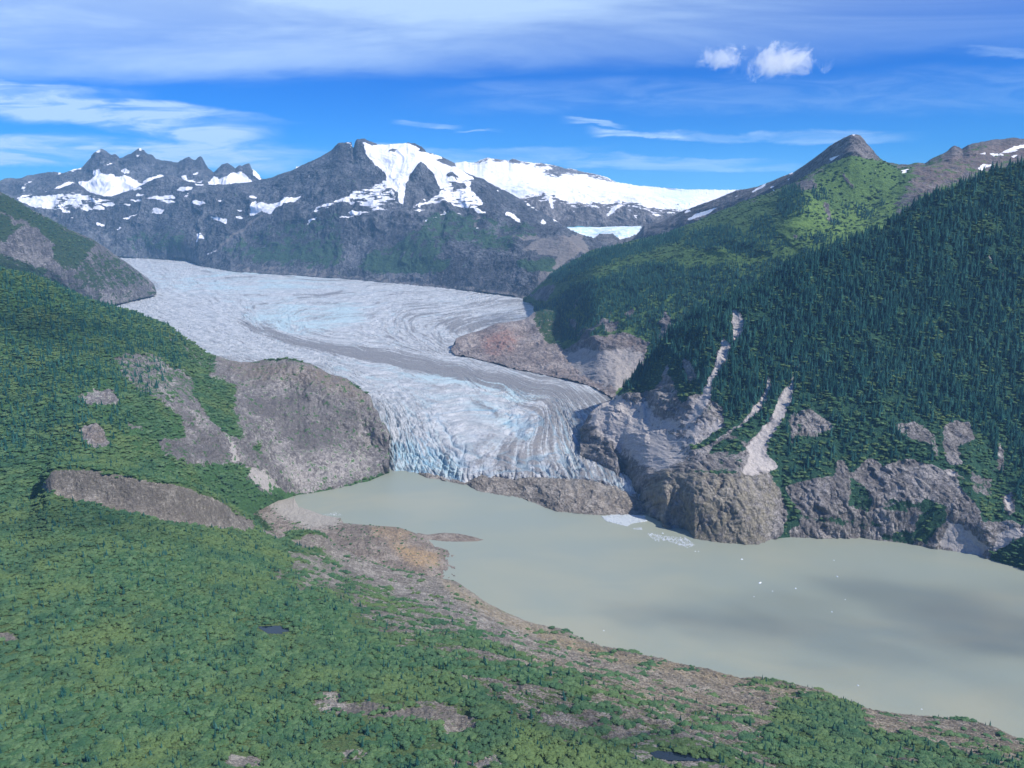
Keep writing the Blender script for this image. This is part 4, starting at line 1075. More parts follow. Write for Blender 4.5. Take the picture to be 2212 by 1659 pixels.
for pl in [[(325, 20), (360, 20), (405, 110), (362, 240), (330, 240), (318, 100)], [(240, 240), (262, 200), (318, 262), (282, 345), (190, 482), (185, 580), (120, 700), (0, 830), (-80, 860), (50, 690), (108, 560), (150, 470), (205, 380), (225, 300)],
           [(542, 455), (562, 470), (570, 545), (520, 655), (420, 742), (250, 862), (140, 935), (240, 850), (380, 755), (460, 650), (535, 560)],
           [(712, 400), (722, 480), (705, 600), (645, 740), (590, 820), (560, 870), (545, 950), (620, 1040), (600, 1060), (480, 1090), (375, 1080), (440, 960), (405, 900), (500, 800), (585, 700), (635, 560), (700, 500)],
           [(750, 360), (765, 300), (770, 340), (740, 420)], [(730, 380), (745, 385), (730, 400), (722, 395)], [(0, 830), (260, 720), (240, 790), (100, 880), (0, 920), (-300, 950), (-200, 830)],
           [(1740, 1395), (1800, 1405), (1968, 1550), (1940, 1630), (1800, 1620), (1655, 1535)], [(1750, 815), (1775, 820), (1765, 845)], [(1705, 1065), (1760, 1055), (1820, 1100), (1830, 1130), (1780, 1090), (1720, 1100)],
           [(2040, 890), (2065, 900), (2080, 1010), (2050, 980)], [(2080, 1220), (2130, 1210), (2150, 1320), (2110, 1340)], [(2060, 1450), (2212, 1420), (2212, 1480), (2080, 1560), (2000, 1590)]]:
    sc1.poly(0.88, T('F', pl), 3.5)
    fo1.poly(0.0, T('F', pl), 1.2)
    vg1.poly(-0.3, T('F', pl), 1.2)
sc1.poly(0.62, T('F', [(-560, 700), (-400, 620), (-250, 600), (-120, 700), (0, 720), (200, 760), (240, 800), (60, 920), (-100, 1040), (-300, 1040), (-420, 900)]), 8)
sc1.poly(0.80, T('E', [(1600, 640), (1780, 560), (1900, 640), (2050, 820), (2212, 900), (2212, 1000), (2050, 1050), (1900, 980), (1830, 890), (1700, 850), (1620, 760)]), 6)
for x, y, r_ in [(1980, 1010, 10), (2080, 1090, 9), (1990, 1030, 8)]:
    q = T('C', [(x, y)])[0]
    vg1.poly(-0.2, [(q[0] - 4, q[1] - 3), (q[0] + 1, q[1] - 3), (q[0] + 4, q[1] + 10), (q[0] + 0, q[1] + 10)], 1)
fo1.poly(0.15, T('C', [(1780, 700), (1820, 690), (1810, 780), (1780, 780)]), 2).poly(0.2, T('C', [(1720, 900), (1780, 850), (1800, 880), (1740, 930)]), 2).poly(0.1, T('C', [(1850, 790), (2040, 770), (2050, 860), (1960, 900), (1870, 870)]), 4)
fo1.poly(0.35, T('C', [(1650, 600), (1900, 508), (2000, 455), (2212, 400), (2212, 470), (1950, 620), (1700, 700)]), 4).poly(0.0, T('C', [(700, 1000), (950, 925), (1000, 930), (800, 1010)]), 3)
fo1.poly(0.0, [(1200, 835), (1345, 835), (1400, 870), (1400, 1100), (1200, 1100)], 2)
fo1.a *= np.clip((vg1.a - 0.3) * 2.5, 0, 1)
mead1 = Ras(0.15).poly(0.55, T('C', [(1780, 690), (1830, 690), (1810, 790), (1780, 780)]), 2).poly(0.5, T('C', [(1850, 790), (2040, 770), (2050, 860), (1960, 900), (1870, 870)]), 4).poly(0.4, T('C', [(1640, 600), (1900, 510), (1850, 600), (1700, 660)]), 4)
mead1.poly(0.4, T('F', [(640, 390), (720, 390), (710, 480), (650, 470)]), 2)
bu1 = Ras(0.0)
bu1.a = np.clip((vg1.a - 0.45) * 2, 0, 1)
bu1.poly(0.0, [(1200, 835), (1345, 835), (1400, 870), (1400, 1100), (1200, 1100)], 2)
vg1.done(1.2); fo1.done(1.2); sc1.done(1.0)
gorge = Ras(0).line(1, T('E', [(1790, 900), (1830, 960), (1840, 1080), (1880, 1150), (1950, 1200), (1960, 1260)]), [8, 22, 12, 10, 12, 6], 2).poly(1, T('E', [(1760, 900), (1820, 880), (1845, 960), (1800, 970)]), 2)
gorge.line(1, T('F', [(10, 1240), (60, 1330), (100, 1400)]), [4, 16, 30], 3).line(0.7, T('F', [(190, 1230), (240, 1300), (300, 1330)]), [2, 6, 2], 1.5).line(0.7, T('F', [(-60, 1180), (-90, 1300), (-100, 1400)]), [8, 12, 16], 2.5)
Ls = LAYERS['slope']
gz = gorge(Ls['u'], Ls['v'])
gz = np.where(Ls['back'][:, None], 0, gz)
Ls['P'][..., 2] -= gz * 26 * np.clip(Ls['P'][..., 2] / 20, 0, 1)
# gullies followed by the slides
gul = np.where(Ls['back'][:, None], 0, blur(sc1.a * 1.0, 3)[np.clip((Ls['v'] / 2).astype(int), 0, RH - 1), np.clip((Ls['u'] / 2).astype(int), 0, RW - 1)])
Ls['P'] -= Ls['n'] * (gul * 9)[..., None]
M_SLOPE = land_mat('slope_rock', rock=((0.30, 0.28, 0.27), (0.17, 0.158, 0.155), (0.43, 0.40, 0.375)), veg=((0.016, 0.060, 0.042), (0.034, 0.090, 0.054)), mead=(0.07, 0.13, 0.04), warmc=(0.30, 0.265, 0.17),
                   screec=(0.50, 0.46, 0.42), f=0.55, bump=1.1, vegk=0.42, strat=(1.0, 1.0, 1.6))
wm1 = Ras(0.1).poly(0.55, T('F', [(-150, 1060), (540, 1080), (620, 1180), (600, 1300), (520, 1560), (0, 1560), (-300, 1400), (-200, 1150)]), 4)
EXTRA[('slope', 'scree')] = 0.55 * fbm(LAYERS['slope']['X'] / 30, LAYERS['slope']['s'] / 90, 5, 801, 0.65)
land('slope', 'forested_mountain', M_SLOPE, dict(stain_shade=gorge, veg=vg1, scree=sc1, warm=wm1, mead=mead1, forest=fo1, bush=bu1, snow=-1.0), warp=2.6, crag=(12, 46))  # gorge mask also darkens the rock colour, painting shade into the cleft

# ------------------------------------------------------------------ left hillside
l5_0 = [kz(-500, 1100, 300), kz(0, 1085, 318), kz(90, 1065, 310), kz(200, 1035, 310), kz(300, 1050, 280), kz(400, 1060, 230), kz(500, 1105, 90), kz(560, 1120, 0), kz(600, 1085, -2), kz(640, 1071, -2), kz(700, 1062, -2), kz(760, 1049, -2), kz(800, 1040, -2), kz(840, 1021, -2)]
l5_1 = [(-500, 980, 1900), (0, 975, 1850), (200, 958, 1860), (400, 985, 2080), (500, 1030, 2200), (560, 1062, 2300), (600, 1060, 2390), kz(640, 1045, 32), kz(700, 1035, 34), kz(760, 1025, 30), kz(800, 1015, 24), (840, 1003, 2690)]
l5_2 = [(-500, 800, 2250), (0, 820, 2200), (200, 845, 2180), (340, 880, 2250), (400, 890, 2330), (500, 905, 2480), (600, 930, 2640), (700, 940, 2700), (800, 960, 2780), (840, 985, 2735)]
l5_3 = [(-500, 660, 2450), (0, 700, 2480), (200, 760, 2500), (400, 805, 2700), (480, 835, 2800), (600, 840, 2870), (700, 858, 2840), (780, 890, 2850), (815, 925, 2810), (840, 965, 2755)]
l5_c = [(-500, 540), (-250, 560), (0, 580), (60, 591), (100, 605), (150, 630), (200, 651), (240, 662), (270, 668), (300, 676), (330, 691), (355, 700), (385, 720), (402, 734), (420, 742), (450, 766), (480, 773), (520, 783), (548, 783), (580, 778), (610, 776), (640, 777), (680, 790), (710, 808), (735, 815), (760, 825), (785, 845), (800, 858), (806, 880), (816, 892), (820, 912), (832, 925), (840, 942)]
loft('hillside', -500, 841, 1150, [l5_0, l5_1, l5_2, l5_3, withD(l5_c, [(-500, 2700), (0, 2800), (240, 3050), (400, 3150), (450, 3150), (600, 3100), (700, 3000), (800, 2940), (840, 2780)])],
     (80, 150, 130, 130, 12, 6), (3, 7, 12, 14, 4, 6, 0), [(120, 60), (900, 500)], L=130, seed=131, crest_rough=1.2, gul=1.3)
vg5 = Ras(1.15)
for val, pl in [
    (0.32, [(1385, 305), (1620, 345), (1870, 335), (2000, 350), (2212, 440), (2450, 600), (2560, 880), (2560, 1060), (2212, 1180), (1880, 1225), (1700, 1140), (1560, 1040), (1500, 1030), (1250, 1045), (1110, 1010), (1025, 900), (1040, 840), (1180, 850), (1150, 720), (1000, 600), (960, 560), (1150, 600), (1280, 560), (1330, 480)]),
    (0.45, [(700, 330), (800, 310), (960, 300), (1150, 400), (1300, 480), (1280, 620), (1150, 600), (960, 580), (820, 520), (760, 420)]),
    (0.62, [(1050, 90), (1200, 190), (1390, 310), (1380, 440), (1250, 380), (1100, 240)]),
    (0.85, [(1250, 480), (1400, 470), (1530, 520), (1510, 650), (1540, 750), (1560, 860), (1480, 830), (1330, 680), (1260, 560)]), (0.8, [(1620, 920), (1700, 900), (1680, 960)]),
    (0.30, [(500, 560), (620, 515), (740, 540), (775, 610), (720, 665), (560, 645)]), (-0.3, [(520, 790), (580, 780), (600, 772), (655, 800), (690, 850), (720, 870), (665, 915), (600, 900), (550, 880)]),
    (0.2, [(375, 930), (425, 960), (390, 985)]), (0.35, [(800, 745), (930, 775), (935, 820), (830, 790)]),
    (0.8, [(1110, 1030), (1500, 1040), (1640, 1110), (1760, 1240), (1600, 1200), (1300, 1120), (1000, 1090)]), (0.35, [(1560, 1080), (1700, 1100), (1800, 1230), (1700, 1200)]),
]:
    vg5.poly(val, T('D', pl), 3)
vg5.done(2)
fo5 = Ras(0.0).poly(1.0, [(-10, 570), (120, 600), (250, 655), (330, 690), (390, 730), (400, 800), (330, 860), (200, 850), (0, 900)], 14).poly(0.6, [(0, 850), (200, 850), (300, 920), (200, 980), (0, 1000)], 12)
bu5 = Ras(0.0)
bu5.a = np.clip((vg5.a - 0.4) * 2, 0, 1)
fo5.a *= np.clip((vg5.a - 0.3) * 2, 0, 1)
sc5 = Ras(0.0).poly(0.85, T('D', [(1460, 810), (1500, 860), (1540, 1010), (1500, 1020), (1480, 900)]), 1).poly(0.9, T('D', [(1520, 1040), (1700, 1060), (1850, 1200), (1880, 1240), (2200, 1180), (1900, 1260), (1700, 1180), (1600, 1100)]), 2).poly(0.45, T('D', [(1700, 960), (2200, 900), (2500, 950), (2500, 1080), (1900, 1210)]), 8)
st5 = Ras(0.0)
for val_, pl in [(0.75, [(1540, 560), (1760, 600), (1900, 560), (2100, 600), (2330, 700), (2360, 800), (2180, 900), (1960, 930), (1850, 850), (1780, 760), (1620, 680)]), (0.7, [(1150, 620), (1260, 720), (1330, 800), (1440, 860), (1500, 980), (1480, 1030), (1250, 1040), (1120, 1000), (1040, 900), (1060, 850), (1180, 850), (1100, 700)]),
                 (0.6, [(800, 330), (880, 380), (900, 520), (820, 500)]), (0.6, [(1500, 880), (1640, 900), (1780, 980), (1700, 1030), (1560, 1000)]), (0.5, [(1150, 420), (1280, 480), (1260, 600), (1100, 560)]), (0.5, [(1940, 330), (2212, 440), (2450, 620), (2212, 500), (2000, 400)])]:
    st5.poly(val_, T('D', pl), 6)
st6 = Ras(0.0).poly(0.55, [(86, 1050), (113, 1014), (300, 1031), (433, 1064), (547, 1122), (545, 1146), (433, 1136), (300, 1112), (133, 1076)], 4)
st6.poly(0.75, T('H', [(0, 1235), (400, 1255), (620, 1240), (780, 1300), (700, 1360), (400, 1340), (0, 1310)]), 8).poly(0.5, T('H', [(1300, 1230), (1550, 1290), (1850, 1390), (1700, 1410), (1400, 1330)]), 8)
wm5 = Ras(0.0).poly(0.7, T('D', [(1400, 320), (2212, 400), (2500, 700), (2212, 560), (1900, 480), (1600, 480)]), 10).poly(0.5, T('D', [(520, 790), (640, 780), (720, 870), (600, 900)]), 2)
M_HILL = land_mat('hill_rock', rock=((0.31, 0.288, 0.268), (0.175, 0.163, 0.16), (0.45, 0.418, 0.385)), veg=((0.036, 0.095, 0.040), (0.060, 0.130, 0.052)), mead=(0.085, 0.17, 0.05), warmc=(0.235, 0.185, 0.14),
                  screec=(0.40, 0.37, 0.34), f=0.5, bump=1.1, vegk=0.42, strat=(1.2, 1.2, 1.2))
land('hillside', 'wooded_hill', M_HILL, dict(stain_shade=st5, veg=vg5, scree=sc5, warm=wm5, mead=0.35, forest=fo5, bush=bu5, snow=-1.0), crag=(13, 62))

# ------------------------------------------------------------------ low shore with sand and rounded rock
loft('shore', 545, 988, 420,
     [[kz(545, 1172, 25), kz(650, 1190, 30), kz(735, 1215, 30), kz(850, 1256, 16), kz(940, 1266, -1), kz(988, 1268, -2)],
      [kz(545, 1132, 30), kz(650, 1132, 22), kz(735, 1168, 28), kz(800, 1182, 34), kz(850, 1194, 28), kz(900, 1210, 20), kz(935, 1228, 8), kz(955, 1240, 1), kz(988, 1250, -1)],
      [kz(545, 1100, 25), kz(600, 1090, 10), kz(650, 1108, 6), kz(700, 1122, 8), kz(735, 1135, 14), kz(800, 1144, 27), kz(860, 1150, 26), kz(900, 1166, 16), kz(940, 1186, 5), kz(970, 1193, 1), kz(988, 1200, -2)],
      [kz(545, 1080, -2), kz(600, 1074, -2), kz(635, 1071, -2), kz(645, 1089, -2), kz(700, 1111, -2), kz(735, 1117, -2), kz(742, 1129, -2), kz(800, 1134, -2), kz(860, 1138, -2), kz(900, 1151, -2), kz(925, 1163, -2), kz(940, 1178, -2), kz(972, 1187, -2), kz(988, 1196, -3)]],
     (60, 70, 60), (1, 3.5, 3, 0), [], L=38, seed=141, gul=1.2, usm=8)
M_SHORE = land_mat('shore_rock', rock=((0.30, 0.265, 0.225), (0.17, 0.145, 0.13), (0.42, 0.38, 0.33)), veg=((0.030, 0.060, 0.022), (0.045, 0.085, 0.030)), warmc=(0.42, 0.29, 0.155), screec=(0.42, 0.385, 0.33), f=0.25, bump=1.0, vegk=0.36, strat=(1, 1, 3))
land('shore', 'sandy_shore', M_SHORE, dict(veg=Ras(0.24).poly(0.75, T('D', [(1640, 1300), (1780, 1450), (1640, 1480)]), 4).poly(0.0, [(600, 1075), (740, 1120), (700, 1145), (600, 1110)], 6),
     warm=Ras(0.15).poly(0.95, T('H', [(300, 180), (640, 280), (630, 350), (480, 350), (380, 280)]), 6).poly(0.6, T('H', [(180, 70), (480, 120), (400, 200), (200, 150)]), 5),
     scree=Ras(0.2).poly(0.72, T('D', [(1600, 1160), (1900, 1220), (2212, 1340), (2212, 1420), (2000, 1440), (1800, 1350)]), 8), snow=-1.0), warp=3, crag=(2, 14))
loft('spit', 902, 1046, 160,
     [[kz(902, 1166, -1), kz(922, 1167, -1), kz(960, 1172, -1), kz(1000, 1172, -1), kz(1030, 1171, -1), kz(1046, 1168, -1)], [kz(902, 1158, 3), kz(922, 1159, 2.5), kz(945, 1157, 4), kz(975, 1158, 5), kz(1000, 1162, 4), kz(1025, 1165, 2.5), kz(1046, 1167, -0.5)],
      [kz(902, 1151, 0), kz(922, 1155, 0), kz(960, 1152, 3), kz(990, 1154, 4), kz(1020, 1160, 2), kz(1046, 1166, -1)]], (16, 16, 6), (0.4, 1.2, 1, 0), [(20, 6)], L=14, seed=142, usm=6)
land('spit', 'rock_spit_land', M_SHORE, dict(veg=0.0, scree=0.3, warm=0.2, snow=-1.0), warp=2)

# ------------------------------------------------------------------ foreground slope
l6_0 = [kz(-500, 1850, 400), kz(0, 1850, 400), kz(1106, 1850, 385), kz(1600, 1850, 350), kz(2212, 1850, 300), kz(2800, 1900, 270)]
l6_1 = [kz(-500, 1659, 372), kz(0, 1659, 368), kz(600, 1659, 352), kz(1106, 1659, 345), kz(1600, 1659, 300), kz(2212, 1680, 215), kz(2800, 1800, 190)]
l6_2 = [kz(-500, 1400, 345), kz(0, 1400, 340), kz(600, 1400, 285), kz(1106, 1480, 285), kz(1600, 1560, 195), kz(2212, 1638, 150), kz(2800, 1795, 135)]
l6_3 = [kz(-500, 1250, 335), kz(0, 1235, 335), kz(300, 1240, 315), kz(600, 1275, 235), kz(800, 1320, 205), kz(1106, 1405, 210), kz(1400, 1475, 150), kz(1600, 1515, 125), kz(2212, 1614, 115), kz(2800, 1785, 100)]
l6_4 = [kz(-500, 1110, 320), kz(0, 1095, 322), kz(80, 1075, 326), (105, 1066, 1478), (133, 1073, 1485), (200, 1083, 1490), (250, 1099, 1495), (300, 1109, 1500), (367, 1126, 1520), (433, 1133, 1570), (500, 1143, 1650), (547, 1146, 1740), kz(580, 1175, 148), kz(650, 1172, 122), kz(735, 1210, 78), kz(850, 1260, 45), kz(985, 1278, 20), kz(1060, 1325, 24), kz(1150, 1370, 28), kz(1260, 1402, 34), kz(1400, 1440, 52), kz(1600, 1488, 72), kz(1800, 1522, 84), kz(2212, 1606, 100), kz(2800, 1780, 95)]
l6_c = [kz(-500, 1095, 322), kz(0, 1080, 325), kz(70, 1062, 330), (90, 1046, 1530), (100, 1025, 1530), (113, 1009, 1530), (167, 1006, 1530), (233, 1013, 1535), (290, 1025, 1540), (333, 1035, 1550), (383, 1038, 1575), (433, 1058, 1615), (483, 1079, 1680), (513, 1104, 1740), (547, 1118, 1810), kz(562, 1140, 156), kz(600, 1158, 134), kz(625, 1150, 136), kz(650, 1147, 136), kz(685, 1149, 130), kz(705, 1160, 112), kz(735, 1181, 80), kz(770, 1202, 58), kz(850, 1231, 32),
        kz(940, 1245, 8), kz(985, 1256, 2), kz(1010, 1272, 1), kz(1050, 1300, 1), kz(1090, 1322, 1), kz(1150, 1346, 3), kz(1210, 1356, 8), kz(1260, 1380, 12), kz(1300, 1396, 20), kz(1345, 1401, 26), kz(1400, 1416, 30), kz(1450, 1432, 36), kz(1500, 1441, 40), kz(1600, 1468, 46), kz(1640, 1464, 52), kz(1700, 1476, 55), kz(1780, 1494, 60), kz(1830, 1518, 60), kz(1900, 1538, 66), kz(2000, 1550, 74), kz(2080, 1552, 82), kz(2150, 1572, 90), kz(2180, 1590, 90), kz(2212, 1600, 90), kz(2400, 1660, 90), kz(2800, 1775, 90)]
_cu = np.unique(np.r_[np.linspace(-500, 2800, 300), [p[0] for p in l6_c]])
_cv, _cD = interp_line(l6_c, _cu)
_bp = np.clip(np.minimum((_cu - 50) / 90, (420 - _cu) / 170), 0, 1)
_bp = _bp * _bp * (3 - 2 * _bp)
l6_cap = [(float(a), float(b) + 1.0 - 23 * float(e), float(c) + 18 + 75 * float(e)) for a, b, c, e in zip(_cu, _cv, _cD, _bp)]
loft('foreground', -500, 2700, 1900, [l6_0, l6_1, l6_2, l6_3, l6_4, l6_c, l6_cap], (60, 190, 160, 140, 90, 24, 8, 5), (5, 9, 10, 9, 3.5, 2.0, 2.0, 4, 0), [(30, 24), (160, 130)], L=95, seed=151, crest_rough=0.7, gul=0.7, usm=30)
vg6 = Ras(1.35)
vg6.poly(0.40, [(930, 1230), (1100, 1300), (2212, 1560), (2212, 1659), (1300, 1659), (1150, 1560), (1000, 1480), (800, 1380), (650, 1220), (700, 1180)], 30)
vg6.poly(0.12, [(700, 1165), (990, 1250), (1200, 1345), (1600, 1465), (2000, 1545), (2212, 1590), (2212, 1630), (1900, 1590), (1600, 1530), (1300, 1460), (1100, 1400), (900, 1300), (700, 1210)], 10)
vg6.poly(0.6, [(560, 1225), (700, 1200), (760, 1290), (640, 1300)], 12)
for val, pl in [(0.16, [(0, 1190), (180, 1225), (400, 1235), (620, 1225), (800, 1280), (920, 1420), (700, 1450), (560, 1380), (300, 1350), (0, 1310), (-60, 1250)]), (0.30, [(1270, 1180), (1430, 1195), (1600, 1270), (1850, 1370), (2010, 1390), (1990, 1450), (1850, 1440), (1650, 1400), (1500, 1360), (1380, 1300)]),
                (0.95, [(-100, 1340), (200, 1370), (560, 1400), (700, 1480), (600, 1659), (-100, 1659)]), (0.9, [(600, 950), (900, 960), (1500, 1090), (1700, 1250), (1500, 1200), (1100, 1060), (700, 1040)]), (0.95, [(450, 760), (700, 800), (1100, 880), (1200, 940), (900, 900), (500, 830)]),
                (0.3, [(660, 1560), (1000, 1570), (1100, 1659), (640, 1659)]), (0.85, [(1350, 1400), (1700, 1450), (1900, 1550), (1850, 1659), (1500, 1659)]), (0.35, [(-50, 1550), (180, 1540), (150, 1600), (0, 1620)])]:
    vg6.poly(val, T('H', pl), 7)
for val, pl in [(1.1, [(650, 1200), (1150, 1230), (1200, 1600), (700, 1659), (500, 1500)]), (0.40, [(0, 1320), (400, 1350), (480, 1480), (200, 1500), (0, 1450)]), (0.3, [(1550, 1400), (1900, 1380), (2212, 1500), (2212, 1620), (1900, 1560)]), (0.9, [(1100, 1400), (1700, 1520), (1600, 1620), (1150, 1560)])]:
    vg6.poly(val, T('I', pl), 8)
# the cliff band and other outcrops on the left
vg6.poly(1.3, [(60, 1060), (90, 1010), (150, 980), (300, 985), (430, 1045), (430, 1060), (300, 1030), (113, 1012), (95, 1035)], 3)
vg6.poly(0.02, [(86, 1050), (96, 1040), (113, 1014), (167, 1014), (233, 1021), (290, 1031), (333, 1042), (383, 1045), (433, 1064), (483, 1084), (513, 1110), (547, 1122), (552, 1136), (545, 1146), (500, 1145), (433, 1136), (367, 1129), (300, 1112), (250, 1101), (200, 1086), (133, 1076), (90, 1058)], 2)
vg6.poly(0.1, T('D', [(1860, 1520), (2000, 1470), (2140, 1490), (2240, 1560), (2240, 1630), (2100, 1560), (1960, 1560)]), 2).poly(0.15, T('D', [(1680, 1420), (1750, 1420), (1860, 1470), (1820, 1520), (1700, 1470)]), 2)
for val, pl in [(0.35, [(1850, 240), (2212, 300), (2212, 500), (1950, 480)]), (0.2, [(1760, 400), (1830, 395), (1830, 430), (1770, 435)]), (0.15, [(1475, 412), (1510, 412), (1510, 430), (1480, 430)]), (0.3, [(0, 760), (90, 790), (150, 850), (60, 860), (0, 850)]),
                (0.2, [(1460, 1575), (1700, 1570), (1720, 1659), (1440, 1659)]), (0.4, [(380, 1560), (470, 1570), (460, 1640), (400, 1620)]), (0.3, [(1440, 1025), (1500, 1030), (1500, 1060), (1450, 1060)]), (0.4, [(780, 1010), (860, 1010), (850, 1040), (790, 1040)]), (0.3, [(1990, 1180), (2212, 1150), (2212, 1310), (2090, 1310)])]:
    vg6.poly(val, T('G', pl), 4)
vg6.done(2.5)
bu6 = Ras(0.0)
bu6.a = np.clip(vg6.a, 0, 1.3)
mead6 = Ras(0.5).poly(0.85, [(0, 1250), (500, 1220), (900, 1400), (1300, 1659), (300, 1659), (0, 1400)], 60).poly(0.1, [(60, 1090), (500, 1150), (600, 1200), (380, 1290), (60, 1180)], 20)
wm6 = Ras(0.1).poly(0.95, [(940, 1240), (1090, 1320), (1300, 1400), (1500, 1445), (1800, 1500), (1900, 1545), (1800, 1530), (1500, 1470), (1250, 1412), (1080, 1345), (980, 1290)], 5).poly(0.4, [(1100, 1400), (2212, 1590), (2212, 1659), (1200, 1500)], 20)
sc6 = Ras(0.0).poly(0.35, [(700, 1165), (1000, 1260), (1200, 1350), (1150, 1400), (900, 1320), (700, 1220)], 10)
# ponds: level the ground round them
ponds = []
Lf = LAYERS['foreground']


def ground_hit(u, v, key='foreground'):
    Lq = LAYERS[key]
    m_ = ~Lq['back'][:, None] & np.ones(Lq['u'].shape, bool)
    uu, vv = proj(Lq['P'])
    d = np.where(m_, (uu - u) ** 2 + (vv - v) ** 2, 1e12)
    i = np.unravel_index(np.argmin(d), d.shape)
    return Lq['P'][i]


def make_pond(name, pts, label_u):
    cu, cv = np.mean([p[0] for p in pts]), np.mean([p[1] for p in pts])
    g = ground_hit(cu, cv)
    z = float(g[2])
    ring = [unproj(np.array(p[0]), np.array(p[1]), dist_for(p[1], z)) for p in pts]
    xy = [(float(q[0]), float(q[1])) for q in ring]
    c = np.mean(xy, 0)
    X_, Y_ = Lf['P'][..., 0], Lf['P'][..., 1]
    rad = max(math.hypot(q[0] - c[0], q[1] - c[1]) for q in xy)
    near = np.hypot(X_ - c[0], Y_ - c[1]) < rad * 2.2
    ins = np.zeros(X_.shape, bool)
    ins[near] = inside([((q[0] - c[0]) * 1.02 + c[0], (q[1] - c[1]) * 1.02 + c[1]) for q in xy], X_[near], Y_[near])
    dd = np.hypot(X_ - c[0], Y_ - c[1])
    fall = np.clip(1 - (dd - rad * 0.9) / (rad * 1.1), 0, 1)
    fall = fall * fall * (3 - 2 * fall)
    tgt = np.where(ins, z - 2.2, z + 0.8)
    Lf['P'][..., 2] = Lf['P'][..., 2] * (1 - fall) + tgt * fall
    ponds.append((name, xy, z, c, rad))


X6, Y6 = Lf['P'][..., 0], Lf['P'][..., 1]
_ca, _sa = math.cos(0.32), math.sin(0.32)
la_, lc_ = X6 * _ca - Y6 * _sa, X6 * _sa + Y6 * _ca
led = fbm(la_ / 160, lc_ / 26, 5, 701, 0.6)
ledge = np.clip(np.abs(((led * 5 + 50) % 1.0) - 0.5) * 2, 0, 1)
rgt = np.clip((Lf['u'] - 500) / 700, 0.15, 1) * np.clip((Lf['tt'] - 0.6), 0, 1)[:, None] * (~Lf['back'])[:, None]
Lf['P'][..., 2] += (led * 9 + (ledge - 0.5) * 3.2) * rgt * np.clip((Lf['P'][..., 2] - 4) / 25, 0, 1)
LEDGE = led
make_pond('pond', T('G', [(1665, 742), (1740, 738), (1815, 736), (1830, 748), (1880, 756), (1875, 774), (1830, 778), (1830, 790), (1735, 788), (1700, 765)]), 0)
make_pond('pond', T('H', [(2000, 1560), (2050, 1545), (2200, 1560), (2320, 1585), (2400, 1600), (2440, 1618), (2300, 1612), (2120, 1610), (2030, 1590)]), 0)
make_pond('pond', T('G', [(2160, 1000), (2200, 993), (2240, 994), (2235, 1006), (2190, 1008)]), 0)
M_FORE = land_mat('foreground_rock', rock=((0.31, 0.285, 0.245), (0.175, 0.158, 0.14), (0.45, 0.415, 0.36)), veg=((0.046, 0.108, 0.042), (0.088, 0.152, 0.058)), mead=(0.115, 0.155, 0.058), warmc=(0.36, 0.295, 0.19), screec=(0.42, 0.39, 0.35),
                  f=0.26, bump=1.0, vegk=0.5, strat=(0.55, 1.6, 3.0))
EXTRA[('foreground', 'veg')] = -0.9 * LEDGE * np.clip((Lf['u'] - 500) / 700, 0.05, 1)
EXTRA[('foreground', 'bush')] = -0.9 * LEDGE * np.clip((Lf['u'] - 500) / 700, 0.05, 1)
land('foreground', 'foreground_hill', M_FORE, dict(stain_shade=st6, veg=vg6, scree=sc6, warm=wm6, mead=mead6, bush=bu6, snow=-1.0), crag=(2.2, 16))

# ------------------------------------------------------------------ lake, ponds, floor of the valley
m, t, Pw, bs = base_mat('lake_water')
nA = t.noise(t.scaled(Pw, 1 / 900, 1 / 420, 1, (0, 0, 0.5)), 1.0, 3, 0.5, 0.6)
nB = t.noise(t.scaled(Pw, 1 / 300, 1 / 160, 1, (0, 0, 0.4)), 1.0, 4, 0.5, 0.4)
wc = t.mix(t.step(nA, 0.35, 0.65), (0.272, 0.300, 0.236), (0.318, 0.325, 0.245))
wc = t.mix(t.step(nB, 0.3, 0.7), wc, (0.262, 0.296, 0.245))
t.link(wc, bs.inputs['Base Color'])
t.put(bs.inputs['Roughness'], 0.4)
bs.inputs['Specular IOR Level'].default_value = 0.18
bmp = t.n('ShaderNodeBump')
bmp.inputs['Strength'].default_value = 0.35
bmp.inputs['Distance'].default_value = 1.0
t.link(t.math('MULTIPLY', t.noise(t.scaled(Pw, 1, 1.8, 1, (0, 0, 0.6)), 0.16, 4, 0.6), 1.2), bmp.inputs['Height'])
t.link(bmp.outputs[0], bs.inputs['Normal'])
M_WATER = m


def ngon(name, xy, z, mat, kind='structure', label=None, cat=None):
    me = bpy.data.meshes.new(name)
    me.from_pydata([(x, y, z) for x, y in xy], [], [list(range(len(xy)))])
    me.update()
    if me.polygons[0].normal.z < 0:
        me.flip_normals()
    me.materials.append(mat)
    o = bpy.data.objects.new(name, me)
    COL.objects.link(o)
    if kind:
        o['kind'] = kind
    if label:
        o['label'] = label
        o['category'] = cat
    return o


ngon('lake', [(-1500, 600), (7000, 600), (7000, 3300), (-1500, 3300)], 0.0, M_WATER)
m, t, Pp, bs = base_mat('pond_water')
t.put(bs.inputs['Base Color'], (0.012, 0.022, 0.035, 1))
t.put(bs.inputs['Roughness'], 0.05)
for nm, xy, z, c, rad in ponds:
    ngon('pond_water', xy, z, m)
m, t, Pv, bs = base_mat('valley_floor')
t.link(t.mix(t.noise(Pv, 1 / 200, 6), (0.035, 0.06, 0.025), (0.07, 0.075, 0.05)), bs.inputs['Base Color'])
t.put(bs.inputs['Roughness'], 0.95)
ngon('valley_land', [(-18000, -2500), (18000, -2500), (18000, 24000), (-18000, 24000)], -8.0, m)

